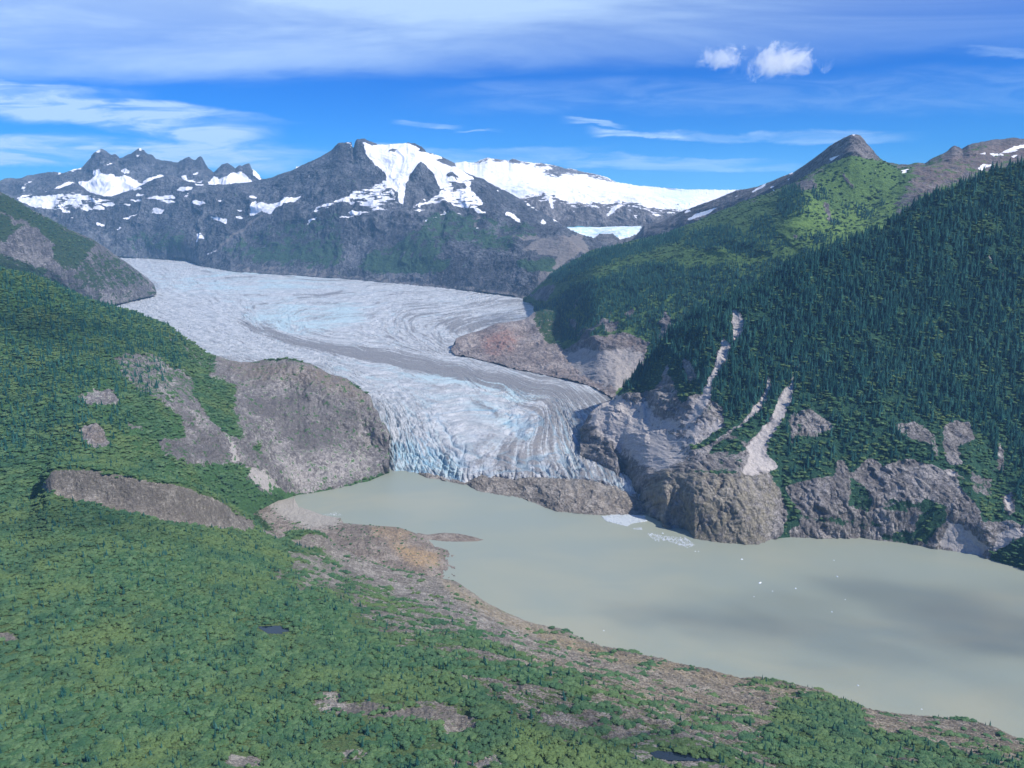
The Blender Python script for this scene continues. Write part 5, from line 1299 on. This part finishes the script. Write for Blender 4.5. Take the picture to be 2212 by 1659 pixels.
# ------------------------------------------------------------------ trees
def new_mesh(name, V, F, mat, smooth=False):
    me = bpy.data.meshes.new(name)
    me.from_pydata([tuple(map(float, q)) for q in V], [], [list(map(int, f)) for f in F])
    if smooth:
        me.polygons.foreach_set('use_smooth', np.ones(len(F), bool))
    me.materials.append(mat)
    me.update()
    return me


def leaf_mat(name, c1, c2, c3, wl, dark=None):
    m, t, P, bs = base_mat(name)
    oi = t.n('ShaderNodeObjectInfo')
    n = t.noise(P, 1 / wl, 4, 0.6)
    c = t.mix(oi.outputs['Random'], c1, c2)
    c = t.mix(t.math('MULTIPLY', t.step(n, 0.42, 0.66), 0.8), c, c3)
    if dark:
        nd_ = t.noise(P, 1 / 60.0, 5, 0.62, 0.5)
        c = t.mix(t.math('MULTIPLY', t.step(nd_, 0.48, 0.64), 0.6), c, dark)
    t.link(c, bs.inputs['Base Color'])
    t.put(bs.inputs['Roughness'], 0.85)
    bs.inputs['Specular IOR Level'].default_value = 0.12
    return m


M_SPRUCE = leaf_mat('spruce_needles', (0.010, 0.062, 0.052), (0.050, 0.150, 0.120), (0.022, 0.095, 0.076), 160, (0.010, 0.052, 0.048))
M_ALDER = leaf_mat('alder_leaves', (0.042, 0.108, 0.047), (0.104, 0.180, 0.080), (0.122, 0.178, 0.062), 170, (0.030, 0.086, 0.050))
M_BARK = bpy.data.materials.new('bark')
M_BARK.use_nodes = True
M_BARK.node_tree.nodes['Principled BSDF'].inputs['Base Color'].default_value = (0.09, 0.07, 0.055, 1)
M_BARK.node_tree.nodes['Principled BSDF'].inputs['Roughness'].default_value = 0.95
prng = random.Random(5)


def spruce_crown(seed, w=0.115):
    """unit-height spruce crown: whorls of drooping boughs round a thin core"""
    r = random.Random(seed)
    V, F = [], []
    nlev = 9
    for k in range(nlev):
        f = k / nlev
        z = 0.07 + 0.90 * f
        rad = w * (1 - f) ** 0.8 * r.uniform(0.8, 1.18) + 0.008
        nb = 7 if k < 6 else 5
        a0 = r.uniform(0, 6.28)
        for b in range(nb):
            if r.random() < 0.06:
                continue
            a = a0 + b * 6.283 / nb + r.uniform(-0.25, 0.25)
            rr = rad * r.uniform(0.7, 1.2)
            sp = 3.1 / nb * 0.62
            zt = z + r.uniform(0.06, 0.11)
            i = len(V)
            V += [(0.15 * rr * math.cos(a), 0.15 * rr * math.sin(a), zt),
                  (rr * 0.72 * math.cos(a - sp), rr * 0.72 * math.sin(a - sp), z + 0.005),
                  (rr * math.cos(a), rr * math.sin(a), z - 0.022 * r.uniform(0.3, 1.5)),
                  (rr * 0.72 * math.cos(a + sp), rr * 0.72 * math.sin(a + sp), z + 0.005)]
            F += [(i, i + 1, i + 2), (i, i + 2, i + 3)]
    i = len(V)
    for b in range(6):
        a = b * 1.047
        V.append((w * 0.6 * math.cos(a), w * 0.6 * math.sin(a), 0.07))
    V.append((0, 0, 1.0))
    F += [(i + b, i + (b + 1) % 6, i + 6) for b in range(6)]
    return V, F


def alder_crown(seed, squash=0.8):
    """unit-size rounded crown: several leafy lumps carrying many loose leaf sprays"""
    r = random.Random(seed)
    V, F = [], []
    lumps = [(0, 0, 0.45, 0.40)] + [(0.30 * math.cos(a) * r.uniform(0.7, 1.2), 0.30 * math.sin(a) * r.uniform(0.7, 1.2), r.uniform(0.28, 0.62), r.uniform(0.18, 0.28)) for a in [r.uniform(0, 6.28) + q * 1.25 for q in range(5)]]
    for (x, y, z, rad) in lumps:
        # rough low ball
        i = len(V)
        rings = [(-0.8, 0.55), (-0.1, 1.0), (0.6, 0.78)]
        ns = 7
        V.append((x, y, z - rad * squash))
        for (h, q) in rings:
            for b in range(ns):
                a = b * 6.283 / ns + h
                j = r.uniform(0.78, 1.15)
                V.append((x + rad * q * j * math.cos(a), y + rad * q * j * math.sin(a), z + rad * squash * h * j))
        V.append((x, y, z + rad * squash))
        for b in range(ns):
            F.append((i, i + 1 + (b + 1) % ns, i + 1 + b))
            for q in range(2):
                o1, o2 = i + 1 + q * ns, i + 1 + (q + 1) * ns
                F.append((o1 + b, o1 + (b + 1) % ns, o2 + (b + 1) % ns, o2 + b))
            F.append((i + 1 + 2 * ns + b, i + 1 + 2 * ns + (b + 1) % ns, i + 1 + 3 * ns))
        for q in range(14):
            th, ph = r.uniform(0, 6.283), math.acos(r.uniform(-0.3, 1))
            d = (math.sin(ph) * math.cos(th), math.sin(ph) * math.sin(th), math.cos(ph) * squash)
            c = (x + rad * 1.02 * d[0], y + rad * 1.02 * d[1], z + rad * 1.02 * d[2])
            sz = r.uniform(0.05, 0.11)
            i2 = len(V)
            for b in range(3):
                V.append((c[0] + sz * r.uniform(-1, 1), c[1] + sz * r.uniform(-1, 1), c[2] + sz * r.uniform(-0.5, 1)))
            F.append((i2, i2 + 1, i2 + 2))
    return V, F


def trunk_geo(h, r0, r1, n=6, lean=0.0, limbs=0, seed=0):
    r = random.Random(seed)
    V, F = [], []

    def tube(p0, p1, a, b):
        i = len(V)
        for (p, rad) in ((p0, a), (p1, b)):
            for q in range(n):
                an = q * 6.283 / n
                V.append((p[0] + rad * math.cos(an), p[1] + rad * math.sin(an), p[2]))
        for q in range(n):
            F.append((i + q, i + (q + 1) % n, i + n + (q + 1) % n, i + n + q))
    tube((0, 0, -0.06), (lean, 0, h), r0, r1)
    for q in range(limbs):
        a = q * 6.283 / limbs + r.uniform(-0.4, 0.4)
        z0 = h * r.uniform(0.4, 0.7)
        tube((lean * 0.5, 0, z0), (0.26 * math.cos(a), 0.26 * math.sin(a), z0 + 0.26), r0 * 0.5, r1 * 0.5)
    return V, F


def merged(name, parts):
    """one prototype mesh with two materials for the far stand"""
    me = bpy.data.meshes.new(name)
    V, F, mi = [], [], []
    mats = []
    for (v, f), m in parts:
        o = len(V)
        V += v
        F += [tuple(i + o for i in q) for q in f]
        if m not in mats:
            mats.append(m)
        mi += [mats.index(m)] * len(f)
    me.from_pydata(V, [], F)
    for m in mats:
        me.materials.append(m)
    me.polygons.foreach_set('material_index', mi)
    me.update()
    return me


SPR = [spruce_crown(s_, w_) for s_, w_ in ((1, 0.15), (2, 0.13), (3, 0.17), (4, 0.14), (5, 0.20))]
ALD = [alder_crown(s_, q_) for s_, q_ in ((11, 0.75), (12, 0.95), (13, 0.7), (14, 0.85), (15, 0.6))]
protoS = bpy.data.collections.new('spruce_kinds')
protoA = bpy.data.collections.new('alder_kinds')
for i, c in enumerate(SPR):
    protoS.objects.link(bpy.data.objects.new('spruce_kind', merged('spruce_kind', [(c, M_SPRUCE), (trunk_geo(0.5, 0.014, 0.006, 5), M_BARK)])))
for i, c in enumerate(ALD):
    protoA.objects.link(bpy.data.objects.new('alder_kind', merged('alder_kind', [(c, M_ALDER), (trunk_geo(0.4, 0.03, 0.02, 5), M_BARK)])))

# coarse nearest-surface raster, to leave out what other ground hides
BW, BH = 2400 // 4, 1760 // 4
zbuf = np.full((BH, BW), 1e9)
for k_, Lq in LAYERS.items():
    P = Lq['P']
    uu, vv = proj(P)
    ix, iy = ((uu + 94) / 4).astype(int), ((vv + 50) / 4).astype(int)
    ok = (ix >= 0) & (ix < BW) & (iy >= 0) & (iy < BH)
    np.minimum.at(zbuf, (iy[ok], ix[ok]), P[..., 1][ok])
zf = np.where(zbuf > 1e8, 0, zbuf)
zmax = zf.copy()
for dy in (-1, 0, 1):
    for dx in (-1, 0, 1):
        zmax = np.maximum(zmax, np.roll(np.roll(zf, dy, 0), dx, 1))


def scatter(key, field, spacing, hmin, hmax, thresh=0.12, clump=0.0, seed=0, patchy=0.0):
    Lq = LAYERS[key]
    P = Lq['P']
    r = np.random.default_rng(seed)
    A = np.linalg.norm(np.cross(P[:-1, 1:] - P[:-1, :-1], P[1:, :-1] - P[:-1, :-1]), axis=-1)
    nz_ = np.abs(Lq['n'][:-1, :-1, 2])
    m_ = Lq['at'][field][:-1, :-1]
    m_ = np.where(m_ < thresh, 0, np.clip(m_, 0, 1.3))
    if clump:
        c_ = fbm(Lq['X'][:-1, :-1] / 38, Lq['s'][:-1, :-1] / 110, 4, 400 + seed, 0.65)
        if patchy:
            X2, Y2 = P[:-1, :-1, 0], P[:-1, :-1, 1]
            c_ = fbm((X2 * 0.95 + Y2 * 0.3) / 70, (Y2 * 0.95 - X2 * 0.3) / 24, 5, 500 + seed, 0.6)
            m_ = np.where(m_ > 0, np.clip((m_ + patchy * c_ - 0.60) * 3.0, 0, 1), 0)
        else:
            m_ = m_ * np.clip(1 + clump * 2.5 * c_, 0, 1.6)
    rows_ok = (Lq['tt'][:-1] < len(Lq['tt'])) & (~Lq['back'][:-1])
    lam = A * np.clip(nz_ * 1.5, 0, 1) * m_ / spacing**2 * rows_ok[:, None]
    uu, vv = proj(P[:-1, :-1])
    lam = np.where((uu > -60) & (uu < 2272) & (vv > 150) & (vv < 1720), lam, 0)
    n = r.poisson(lam)
    i, j = np.nonzero(n)
    rep = n[i, j]
    i, j = np.repeat(i, rep), np.repeat(j, rep)
    a, b = r.random(len(i))[:, None], r.random(len(i))[:, None]
    p = P[i, j] * (1 - a) * (1 - b) + P[i, j + 1] * a * (1 - b) + P[i + 1, j] * (1 - a) * b + P[i + 1, j + 1] * a * b
    h = hmin + (hmax - hmin) * r.random(len(i)) ** 2.2
    u2, v2 = proj(p + np.c_[0 * h, 0 * h, h * 0.8])
    ix, iy = np.clip(((u2 + 94) / 4).astype(int), 0, BW - 1), np.clip(((v2 + 50) / 4).astype(int), 0, BH - 1)
    vis = p[:, 1] < zmax[iy, ix] * 1.03 + 25
    vis |= zmax[iy, ix] == 0
    water = p[:, 2] > 1.0
    for _, xy, z, c, rad in ponds:
        water &= ~inside([((q[0] - c[0]) * 1.15 + c[0], (q[1] - c[1]) * 1.6 + c[1] - 4) for q in xy], p[:, 0], p[:, 1])
    k = vis & water
    return p[k], h[k]


sp = [scatter('nunatak', 'forest', 16, 12, 30, seed=8, clump=1.0), scatter('slope', 'forest', 9.2, 12, 44, seed=1, clump=1.5), scatter('shoulder', 'forest', 12, 16, 36, seed=2, clump=0.7), scatter('hillside', 'forest', 12, 10, 28, seed=3, clump=1.0),
      scatter('foreground', 'bush', 22, 8, 15, seed=4, thresh=0.5), scatter('slope', 'bush', 30, 12, 20, seed=5), scatter('spur', 'veg', 30, 14, 22, thresh=0.8, seed=6)]
al = [scatter('foreground', 'bush', 4.0, 1.6, 8.0, seed=11, clump=0.9, thresh=0.05, patchy=1.9), scatter('hillside', 'bush', 7.5, 3, 12, seed=12, clump=0.7), scatter('slope', 'bush', 14.0, 6, 12, seed=13, clump=0.6),
      scatter('shoulder', 'veg', 34, 8, 14, thresh=0.5, seed=14, clump=0.9), scatter('shore', 'veg', 12, 2, 5, thresh=0.15, seed=15, clump=0.9), scatter('spur', 'veg', 24, 9, 16, thresh=0.5, seed=16, clump=0.6)]
SPp, SPh = np.concatenate([q[0] for q in sp]), np.concatenate([q[1] for q in sp])
ALp, ALh = np.concatenate([q[0] for q in al]), np.concatenate([q[1] for q in al])
print('TREES', [len(q[0]) for q in sp], [len(q[0]) for q in al])


def instancer(name, P, H, coll, nk, aspect, label, seed, sink):
    r = np.random.default_rng(seed)
    me = bpy.data.meshes.new(name)
    me.vertices.add(len(P))
    q = P.copy()
    q[:, 2] -= sink * H
    me.vertices.foreach_set('co', q.astype(np.float32).ravel())
    wd = H * r.uniform(aspect[0], aspect[1], len(P))
    s_ = np.c_[wd, wd * r.uniform(0.85, 1.15, len(P)), H]
    at = me.attributes.new('size', 'FLOAT_VECTOR', 'POINT'); at.data.foreach_set('vector', s_.astype(np.float32).ravel())
    at = me.attributes.new('turn', 'FLOAT_VECTOR', 'POINT')
    rr = np.c_[r.normal(0, 0.04, len(P)), r.normal(0, 0.04, len(P)), r.uniform(0, 6.28, len(P))]
    at.data.foreach_set('vector', rr.astype(np.float32).ravel())
    at = me.attributes.new('which', 'INT', 'POINT'); at.data.foreach_set('value', r.integers(0, nk, len(P)).astype(np.int32))
    o = bpy.data.objects.new(name, me)
    COL.objects.link(o)
    ng = bpy.data.node_groups.new(name, 'GeometryNodeTree')
    ng.interface.new_socket('Geometry', in_out='INPUT', socket_type='NodeSocketGeometry')
    ng.interface.new_socket('Geometry', in_out='OUTPUT', socket_type='NodeSocketGeometry')
    gi, go = ng.nodes.new('NodeGroupInput'), ng.nodes.new('NodeGroupOutput')
    ci = ng.nodes.new('GeometryNodeCollectionInfo')
    ci.inputs['Collection'].default_value = coll
    ci.inputs['Separate Children'].default_value = True
    ci.inputs['Reset Children'].default_value = True
    ip = ng.nodes.new('GeometryNodeInstanceOnPoints')
    ip.inputs['Pick Instance'].default_value = True

    def named(nm, ty):
        a = ng.nodes.new('GeometryNodeInputNamedAttribute')
        a.data_type = ty
        a.inputs['Name'].default_value = nm
        return a.outputs['Attribute']
    ng.links.new(gi.outputs[0], ip.inputs['Points'])
    ng.links.new(ci.outputs[0], ip.inputs['Instance'])
    ng.links.new(named('which', 'INT'), ip.inputs['Instance Index'])
    ng.links.new(named('turn', 'FLOAT_VECTOR'), ip.inputs['Rotation'])
    ng.links.new(named('size', 'FLOAT_VECTOR'), ip.inputs['Scale'])
    ng.links.new(ip.outputs[0], go.inputs[0])
    md = o.modifiers.new('grow', 'NODES')
    md.node_group = ng
    o['kind'] = 'stuff'
    o['label'] = label
    return o


def largest(P, H, n, extra=None):
    d = np.linalg.norm(P - np.array([0, 0, CAM_H]), axis=1)
    u_, v_ = proj(P + np.c_[0 * H, 0 * H, H * 0.5])
    sc_ = H / d
    sc_ = np.where((u_ > 15) & (u_ < 2197) & (v_ > 15) & (v_ < 1645), sc_, 0)
    if extra is not None:
        sc_ = sc_ * extra(u_, v_)
    idx = np.argsort(-sc_)[:n]
    m_ = np.ones(len(P), bool)
    m_[idx] = False
    return idx, m_


def tree_things(kind, P, H, idx, crowns, cmat, trunks, aspect, label, cat, group, seed, sink):
    r = random.Random(seed)
    cm = [new_mesh('crown', c[0], c[1], cmat) for c in crowns]
    tm = [new_mesh('trunk', c[0], c[1], M_BARK) for c in trunks]
    for i in idx:
        e = bpy.data.objects.new(kind, None)
        COL.objects.link(e)
        h = float(H[i])
        e.location = (float(P[i][0]), float(P[i][1]), float(P[i][2]) - sink * h)
        wd = h * r.uniform(*aspect)
        e.scale = (wd, wd * r.uniform(0.88, 1.12), h)
        e.rotation_euler = (r.gauss(0, 0.04), r.gauss(0, 0.04), r.uniform(0, 6.28))
        e['label'] = label
        e['category'] = cat
        e['group'] = group
        k = r.randrange(len(cm))
        for nm, me in (('crown', cm[k]), ('trunk', tm[k % len(tm)])):
            o = bpy.data.objects.new(nm, me)
            COL.objects.link(o)
            o.parent = e


isp, rsp = largest(SPp, SPh, 300)
ial, ral = largest(ALp, ALh, 300)
instancer('spruce_forest', SPp[rsp], SPh[rsp], protoS, 5, (0.9, 1.6), 'dark spruce forest covering the steep slopes', 21, 0.03)
instancer('alder_undergrowth', ALp[ral], ALh[ral], protoA, 5, (1.1, 2.3), 'dense green alder scrub covering the slopes', 22, 0.12)
tree_things('spruce_tree', SPp, SPh, isp, SPR, M_SPRUCE, [trunk_geo(0.97, 0.014, 0.002, 6)], (0.85, 1.35), 'tall narrow dark green spruce standing among many like it on the slopes', 'spruce tree', 'single spruces on the mountain slopes', 31, 0.03)
tree_things('alder_tree', ALp, ALh, ial, ALD, M_ALDER, [trunk_geo(0.42, 0.035, 0.02, 6, limbs=4, seed=q) for q in range(3)], (0.9, 1.4), 'rounded bright green alder bush on the near slope above the lake', 'alder bush', 'alder bushes on the near slope', 32, 0.12)

# ------------------------------------------------------------------ floating ice
def iceberg_mesh(seed):
    r = random.Random(seed)
    V, F = [], []
    n = 9
    lv = [(-0.35, 0.8), (0.0, 1.0), (0.28, 0.72), (0.5, 0.34)]
    for z, q in lv:
        for b in range(n):
            a = b * 6.283 / n
            j = r.uniform(0.7, 1.15)
            V.append((q * j * math.cos(a), 0.65 * q * j * math.sin(a), z * r.uniform(0.75, 1.25)))
    V.append((r.uniform(-0.15, 0.15), 0.0, r.uniform(0.55, 0.75)))
    for k in range(len(lv) - 1):
        for b in range(n):
            F.append((k * n + b, k * n + (b + 1) % n, (k + 1) * n + (b + 1) % n, (k + 1) * n + b))
    k = len(lv) - 1
    F += [(k * n + b, k * n + (b + 1) % n, len(V) - 1) for b in range(n)]
    F.append(tuple(reversed(range(n))))
    return V, F


m, t, Pi, bs = base_mat('berg_ice')
t.link(t.mix(t.noise(Pi, 0.8, 5), (0.62, 0.74, 0.80), (0.86, 0.88, 0.89)), bs.inputs['Base Color'])
t.put(bs.inputs['Roughness'], 0.45)
M_BERG = m
BM = [new_mesh('iceberg', *iceberg_mesh(s_), M_BERG) for s_ in range(60, 65)]
bergs = [(F_, x, y, sz, lab) for F_, x, y, sz, lab in [
    ('I', 382, 307, 5.0, 'small white iceberg alone in the lake below the rounded grey headland'),
    ('I', 502, 459, 6.5, 'largest lone white iceberg in the middle of the lake'),
    ('I', 732, 495, 4.2, 'white iceberg just right of the largest lone one'),
    ('I', 1001, 418, 4.5, 'white iceberg in the dark patch of lake off the right shore'),
    ('I', 980, 313, 3.2, 'tiny white iceberg nearest the cliffs of the right shore'),
    ('I', 583, 513, 2.8, 'tiny white iceberg just below the largest lone one'),
    ('I', 462, 549, 2.6, 'tiny white iceberg lower left of the largest lone one'),
    ('I', 1053, 568, 3.0, 'tiny white iceberg in open water below the dark patch'),
    ('I', 967, 647, 3.2, 'small white iceberg in the pale middle of the wide water'),
    ('I', 1136, 1124, 3.6, 'low flat iceberg nearest the foreground shore on the right'),
    ('I', 1548, 1278, 2.4, 'tiny iceberg close to the lower right shore'),
    ('I', 82, 255, 3.0, 'left one of two tiny icebergs below the raft of brash ice'),
    ('I', 103, 255, 2.6, 'right one of two tiny icebergs below the raft of brash ice'),
    ('H', 953, 613, 5.0, 'white iceberg stranded beside the thin spit of the near shore'),
    ('H', 1437, 768, 4.2, 'white iceberg stranded off the near shore point'),
    ('H', 1701, 769, 3.0, 'tiny iceberg drifting off the near shore point'),
    ('H', 678, 477, 3.2, 'small iceberg stranded below the orange rock shore'),
    ('H', 1838, 87, 4.0, 'iceberg at the lower edge of the larger brash ice raft'),
    ('H', 1980, 57, 3.4, 'iceberg at the right tip of the larger brash ice raft'),
    ('H', 1745, 58, 3.0, 'iceberg at the left edge of the larger brash ice raft'),
    ('H', 2082, 138, 4.6, 'white iceberg just above the smaller brash ice raft'),
    ('H', 2000, 150, 4.0, 'iceberg at the left end of the smaller brash ice raft')]]
for k, (tl, x, y, sz, lab) in enumerate(bergs):
    p = T(tl, [(x, y)])[0]
    w3 = unproj(np.array(p[0]), np.array(p[1]), dist_for(p[1], 0.0))
    o = bpy.data.objects.new('iceberg', BM[k % 5])
    COL.objects.link(o)
    o.location = (float(w3[0]), float(w3[1]), 0.0)
    sz *= 0.78
    o.scale = (sz, sz, sz * 0.75)
    o.rotation_euler = (0, 0, 0.6 * k)
    o['label'] = lab
    o['category'] = 'iceberg'
    o['group'] = 'icebergs floating on the lake'

brr = random.Random(3)


def brash(name, polys, n, smin, smax, label):
    V, F = [], []
    for pl in polys:
        xs, ys = [p[0] for p in pl], [p[1] for p in pl]
        cnt = 0
        while cnt < n:
            u, v = brr.uniform(min(xs), max(xs)), brr.uniform(min(ys), max(ys))
            if not inside(pl, np.array([u]), np.array([v]))[0]:
                continue
            cnt += 1
            w3 = unproj(np.array(u), np.array(v), dist_for(v, 0.0))
            s_ = brr.uniform(smin, smax) * (2.0 if brr.random() < 0.05 else 1)
            i = len(V)
            m_ = brr.choice((5, 6, 7))
            a0 = brr.uniform(0, 6)
            hh = s_ * brr.uniform(0.10, 0.3)
            for z in (-0.2, hh):
                for b in range(m_):
                    a = a0 + b * 6.283 / m_
                    j = brr.uniform(0.6, 1.1) * (1 if z < 0 else 0.8)
                    V.append((w3[0] + s_ * j * math.cos(a), w3[1] + s_ * j * math.sin(a), z))
            for b in range(m_):
                F.append((i + b, i + (b + 1) % m_, i + m_ + (b + 1) % m_, i + m_ + b))
            F.append(tuple(range(i + m_, i + 2 * m_)))
    me = new_mesh(name, V, F, M_BRASH)
    o = bpy.data.objects.new(name, me)
    COL.objects.link(o)
    o['kind'] = 'stuff'
    o['label'] = label


m, t, Pi, bs = base_mat('brash_ice')
t.link(t.mix(t.noise(Pi, 0.25, 5), (0.32, 0.36, 0.36), (0.62, 0.66, 0.67)), bs.inputs['Base Color'])
t.put(bs.inputs['Roughness'], 0.6)
M_BRASH = m
brash('brash_ice', [T('H', [(1690, 30), (1800, 15), (1960, 25), (1975, 60), (1880, 75), (1850, 92), (1760, 70), (1720, 60)])], 2600, 1.6, 3.4, 'grey raft of brash ice packed against the rock at the glacier foot')
brash('brash_ice', [T('H', [(1985, 140), (2040, 142), (2120, 160), (2230, 165), (2290, 215), (2240, 232), (2120, 190), (2080, 185), (2040, 195), (2025, 175), (1990, 155)])], 420, 1.2, 2.8, 'loose scatter of brash ice right of the packed raft')
brash('brash_ice', [T('H', [(1890, 105), (1945, 100), (1950, 115), (1905, 116)]), T('D', [(2090, 1345), (2190, 1325), (2212, 1350), (2110, 1365)])], 60, 1.0, 2.2, 'small streaks of brash ice along the water edge')

# ------------------------------------------------------------------ cumulus clouds
def cloud(name, u, v, Yd, w_, h_, dens, seed, label, kind=None, thr=0.64, soft=0.07, depth=None, z=None, x=None, step=None):
    me = bpy.data.meshes.new(name)
    V, F = [], []
    n, mm = 20, 12
    for i in range(1, mm):
        ph = math.pi * i / mm
        for j in range(n):
            th = 2 * math.pi * j / n
            V.append((math.sin(ph) * math.cos(th), math.sin(ph) * math.sin(th), math.cos(ph)))
    V += [(0, 0, 1), (0, 0, -1)]
    for i in range(mm - 2):
        for j in range(n):
            F.append((i * n + j, (i + 1) * n + j, (i + 1) * n + (j + 1) % n, i * n + (j + 1) % n))
    for j in range(n):
        F.append((len(V) - 2, j, (j + 1) % n))
        F.append((len(V) - 1, (mm - 2) * n + (j + 1) % n, (mm - 2) * n + j))
    me.from_pydata(V, [], F)
    m = bpy.data.materials.new(name)
    m.use_nodes = True
    t = NT(m.node_tree)
    out = t.n('ShaderNodeOutputMaterial')
    pv = t.n('ShaderNodeVolumePrincipled')
    tcn = t.n('ShaderNodeTexCoord')
    geo = t.n('ShaderNodeNewGeometry')
    ln = t.n('ShaderNodeVectorMath', operation='LENGTH')
    t.link(tcn.outputs['Object'], ln.inputs[0])
    off = t.n('ShaderNodeVectorMath', operation='ADD')
    t.link(tcn.outputs['Object'], off.inputs[0])
    off.inputs[1].default_value = (seed * 3.1, seed * 1.7, 0)
    sv = t.scaled(off.outputs[0], 1.0, 1.0, h_ / w_)
    nn = t.noise(sv, 2.1, 8, 0.70, 0.6)
    d = t.math('SUBTRACT', t.math('ADD', nn, t.math('MULTIPLY', ln.outputs['Value'], -0.30)), thr - 0.30)
    t.link(t.math('MULTIPLY', t.step(d, 0.0, soft), dens), pv.inputs['Density'])
    pv.inputs['Color'].default_value = (1, 1, 1, 1)
    pv.inputs['Anisotropy'].default_value = 0.2
    t.link(pv.outputs[0], out.inputs['Volume'])
    me.materials.append(m)
    o = bpy.data.objects.new(name, me)
    COL.objects.link(o)
    if x is None:
        p = unproj(np.array(float(u)), np.array(float(v)), Yd)
        o.location = tuple(map(float, p))
    else:
        o.location = (x, Yd, z)
    o.scale = (w_, depth or w_ * 0.7, h_)
    if kind:
        o['kind'] = kind
    else:
        o['category'] = 'cloud'
    o['label'] = label
    return o


cloud('cloud', 1680, 136, 14000, 960, 380, 0.0045, 1, 'largest puffy white cumulus cloud above the right ridge')
cloud('cloud', 1562, 124, 14000, 540, 290, 0.004, 2, 'smaller puffy cumulus just left of the largest cloud')

# small clouds between the sun and the valley: their shade lies on the lake and slopes
for k, (u_, v_, zt, w_, d_, dn) in enumerate([(2080, 1345, 0, 600, 230, 0.0038), (1560, 1335, 0, 330, 100, 0.0030),
                                        (1250, 1570, 280, 170, 70, 0.0050), (120, 720, 560, 380, 160, 0.0045), (200, 1130, 330, 240, 50, 0.005), (1150, 655, 300, 400, 500, 0.004)]):
    g_ = unproj(np.array(float(u_)), np.array(float(v_)), float(dist_for(v_, zt)) if zt < 500 else 2600.0)
    zc_ = (3400, 2780)[k % 2]
    hh_ = zc_ - float(g_[2])
    lx, ly = SUNV.x / SUNV.z * hh_, SUNV.y / SUNV.z * hh_
    cloud('cloud', 0, 0, float(g_[1]) + ly, w_, 120, dn, 10 + k, 'small cloud high over the right side of the valley', kind='stuff', thr=0.48, soft=0.42, depth=d_ * 1.5, z=float(zc_), x=float(g_[0]) + lx)

# ------------------------------------------------------------------ air
hz = bpy.data.meshes.new('haze')
x0, x1, y0, y1, z0, z1 = -18500, 18500, -3000, 24500, -9.5, 2480
hz.from_pydata([(x, y, z) for z in (z0, z1) for y in (y0, y1) for x in (x0, x1)], [], [(0, 2, 3, 1), (4, 5, 7, 6), (0, 1, 5, 4), (2, 6, 7, 3), (0, 4, 6, 2), (1, 3, 7, 5)])
m = bpy.data.materials.new('haze')
m.use_nodes = True
t = NT(m.node_tree)
out = t.n('ShaderNodeOutputMaterial')
pv = t.n('ShaderNodeVolumePrincipled')
pv.inputs['Color'].default_value = (0.33, 0.66, 1.0, 1)
pv.inputs['Density'].default_value = 2.4e-5
pv.inputs['Anisotropy'].default_value = 0.0
t.link(pv.outputs[0], out.inputs['Volume'])
hz.materials.append(m)
ho = bpy.data.objects.new('haze', hz)
COL.objects.link(ho)
ho['kind'] = 'stuff'
